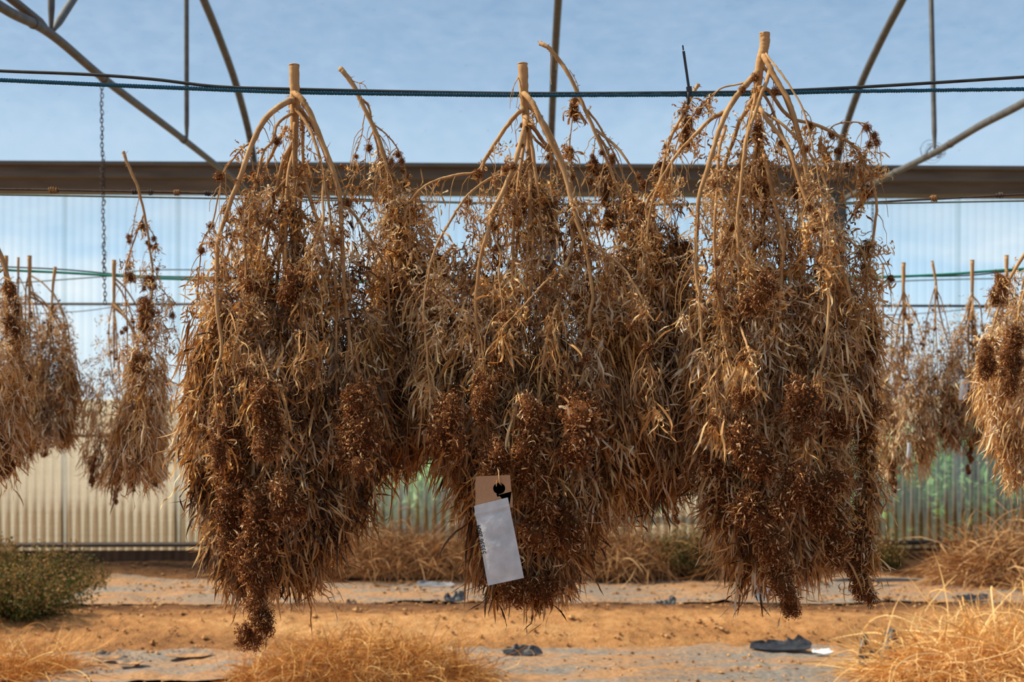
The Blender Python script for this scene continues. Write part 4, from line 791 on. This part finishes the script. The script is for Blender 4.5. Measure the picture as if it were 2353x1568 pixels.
# straw heaps, brush and shrubs
def heap(name, label, cat, x, d, w_, dp, h, n, m, L=(.15, .4), r=.0022, seed=0, flat=.35, bend=1.6, basem=None, kindstuff=True, tone=(.55, .18), px=True, low=None):
    X0 = (x-CX)*d/F if px else x; z0 = ground_z(np.array([X0]), np.array([d]))[0]
    c = np.array([X0, d, z0]); root = empty(name, c, label, cat)
    rr = np.random.default_rng(seed+50)
    u, v = np.meshgrid(np.linspace(0, 1, 22), np.linspace(0, 2*math.pi, 40), indexing='ij')
    prof = lambda q: np.clip(1-q**2, 0, 1)**.8
    lump = 1+.35*fbm(np.cos(v)*2*u+seed+5, np.sin(v)*2*u+5, seed, 3)
    mb = MB(); mb.grid(np.stack([w_*u*np.cos(v), dp*u*np.sin(v), h*.72*prof(u)*lump-.03*(u > .9)], 2), .25); mb.build('packed_base', basem or m, root)
    a = rr.uniform(0, 6.28, n); q = rr.random(n)**.55; base = np.stack([w_*q*np.cos(a), dp*q*np.sin(a), h*prof(q)*.8*rr.uniform(.5, 1.1, n)+.01], 1)
    dr = rr.normal(0, 1, (n, 3))*[1, 1, flat]+np.stack([np.cos(a)*.4, np.sin(a)*.3, 0*a], 1)+[0, 0, .15]
    mb = MB(); mb.leaves(base, dr, rr.uniform(*L, n), np.full(n, r*2)*rr.uniform(.6, 1.5, n), bend, .12, .6, .10, 5, 0, np.clip(rr.normal(*tone, n), 0, 1), True)
    k2 = n//14; i = rr.choice(n, k2)
    mb.leaves(base[i]+[0, 0, .02], dr[i]+[0, 0, .25], rr.uniform(L[1]*.8, min(.75, L[1]*2), k2), np.full(k2, r*3.0), bend*1.3, .06, .4, .16, 12, .25, np.clip(rr.normal(tone[0]+.28, .12, k2), 0, 1), True)
    for V in mb.v:
        V[:, 2] = np.maximum(V[:, 2], ground_z(V[:, 0]+X0, V[:, 1]+d)-z0+.004); V[:, 1] = np.minimum(V[:, 1], WY(V[:, 0]+X0)-.24-d-.02*np.abs(np.sin(V[:, 0]*40)))
    o = mb.build('stems', m, root); o['kind'] = 'stuff'; return root, c
heap('straw_heap', 'orange brown heap of fine dry straw at bottom centre left', 'straw', 830, 7.35, .66, .42, .24, 10500, M['straw'], (.06, .26), .0013, 1, .35, 3.0, tone=(.50, .24))
heap('straw_heap', 'pale straw heap with long stems at the lower right corner', 'straw', 2330, 7.35, .74, .45, .24, 4200, M['straw'], (.2, .55), .0026, 2, .30, 1.6, tone=(.82, .13))
heap('straw_heap', 'low straw litter at the lower left corner', 'straw', 20, 7.6, .36, .35, .07, 2400, M['straw'], (.1, .3), .0016, 3, .2, 2, tone=(.42, .15))
heap('brush_heap', 'tangled dead brush against the wall between left and middle plants', 'dead brush', 930, 11.95, .95, .34, .27, 8500, M['brush'], (.08, .4), .0021, 4, .6, 3.2, tone=(.42, .2))
heap('brush_heap', 'tangled dead brush against the wall right of the envelope', 'dead brush', 1400, 11.95, .60, .34, .30, 5500, M['brush'], (.08, .4), .0021, 5, .6, 3.0, tone=(.42, .2))
heap('brush_heap', 'heap of long dead stems by the wall at the right edge', 'dead brush', 2365, 11.6, .62, .5, .36, 4200, M['brush'], (.2, .75), .0036, 6, .35, 1.8, tone=(.66, .16))
heap('brush_heap', 'low dead weeds along the wall behind the right near plant', 'dead brush', 1700, 12.0, .6, .33, .16, 3400, M['brush'], (.1, .35), .0028, 7, .6, 2, tone=(.42, .18))
def shrub(label, x, d, w_, dp, h, nl, tone, seed, m=None, px=True, Lf=(.012, .03), z0=None, dead=0, name='weed_shrub'):
    rr = np.random.default_rng(seed+90); X0 = (x-CX)*d/F if px else x
    zz = ground_z(np.array([X0]), np.array([d]))[0] if z0 is None else z0; c = np.array([X0, d, zz]); root = empty(name, c, label, 'shrub')
    mb = MB(); tips = []
    for _ in range(90):
        a = rr.uniform(0, 6.28); q = rr.random()**.6; e = np.array([w_*q*math.cos(a), dp*q*math.sin(a), h*rr.uniform(.55, 1.05)*math.sqrt(max(.05, 1-q*q*.8))]); b = np.array([e[0]*.25, e[1]*.25, 0])
        p = catmull([b, b*.6+e*.4+rr.normal(0, .02, 3), e], 8); mb.tube(p, np.linspace(.005, .0015, 8), 3, cap=False); tips.append(p[2:])
    mb.build('stems', M['brush'], root)['kind'] = 'stuff'; tips = np.vstack(tips)
    i = rr.choice(len(tips), nl); b = tips[i]+rr.normal(0, .035, (nl, 3))*[1, 1, .8]; b[:, 2] = np.maximum(b[:, 2], .01)
    mb = MB(); tn = np.clip(rr.normal(tone, .14, nl)+dead*(rr.random(nl) < .6)*np.clip(b[:, 2]/h, 0, 1), 0, 1)
    mb.leaves(b, rr.normal(0, 1, (nl, 3))+[0, 0, .3], rr.uniform(*Lf, nl), rr.uniform(*Lf, nl)*.5, 1, .2, .6, .05, 2, 0, tn)
    mb.build('foliage', m or M['green'], root)['kind'] = 'stuff'; return root
shrub('dark green shrub with dry brown twigs at the left edge', 30, 9.5, .64, .50, .43, 17000, .46, 1, dead=.55)
shrub('outer low part of weeds beside the dark left shrub', 30, 8.85, .50, .33, .30, 11000, .44, 2, dead=.5)
shrub('green bushy weed by the wall, left of the tallest plant', 1575, 11.9, .36, .3, .42, 9000, .40, 3, dead=.5)
shrub('thin green weed by the wall behind the far right tip', 2030, 12.0, .2, .2, .28, 3000, .45, 4, dead=.4)
shrub('brown weed by the wall between the right near plant and its tail', 1860, 12.1, .35, .2, .36, 5000, .62, 5, dead=.3)
# outside the sheets: pale growth seen through the plastic
shrub('broad leaved green bush outside the clear wall at right', 4.3, 14.0, 1.1, .5, 1.15, 4200, .5, 6, M['lush'], False, (.08, .2), .1, name='outdoor_bush')
shrub('pale green bush outside the clear wall behind the far right row', 3.4, 15.4, 1.6, .7, 1.2, 6000, .7, 7, M['lush'], False, (.08, .2), .15, name='outdoor_bush')
shrub('green bush outside the wall behind the gap left of the tallest plant', 1.1, 16.5, 1.2, .6, 1.0, 3600, .75, 9, M['lush'], False, (.08, .18), .15, name='outdoor_bush')
shrub('pale green bush outside the wall, seen between left and middle plants', -.9, 15.5, 1.5, .6, 1.05, 4600, .8, 8, M['lush'], False, (.08, .18), .15, name='outdoor_bush')

print('polys', sum(len(o.data.polygons) for o in bpy.data.objects if o.type == 'MESH' and o.data.users == 1), 'objects', len(bpy.data.objects))
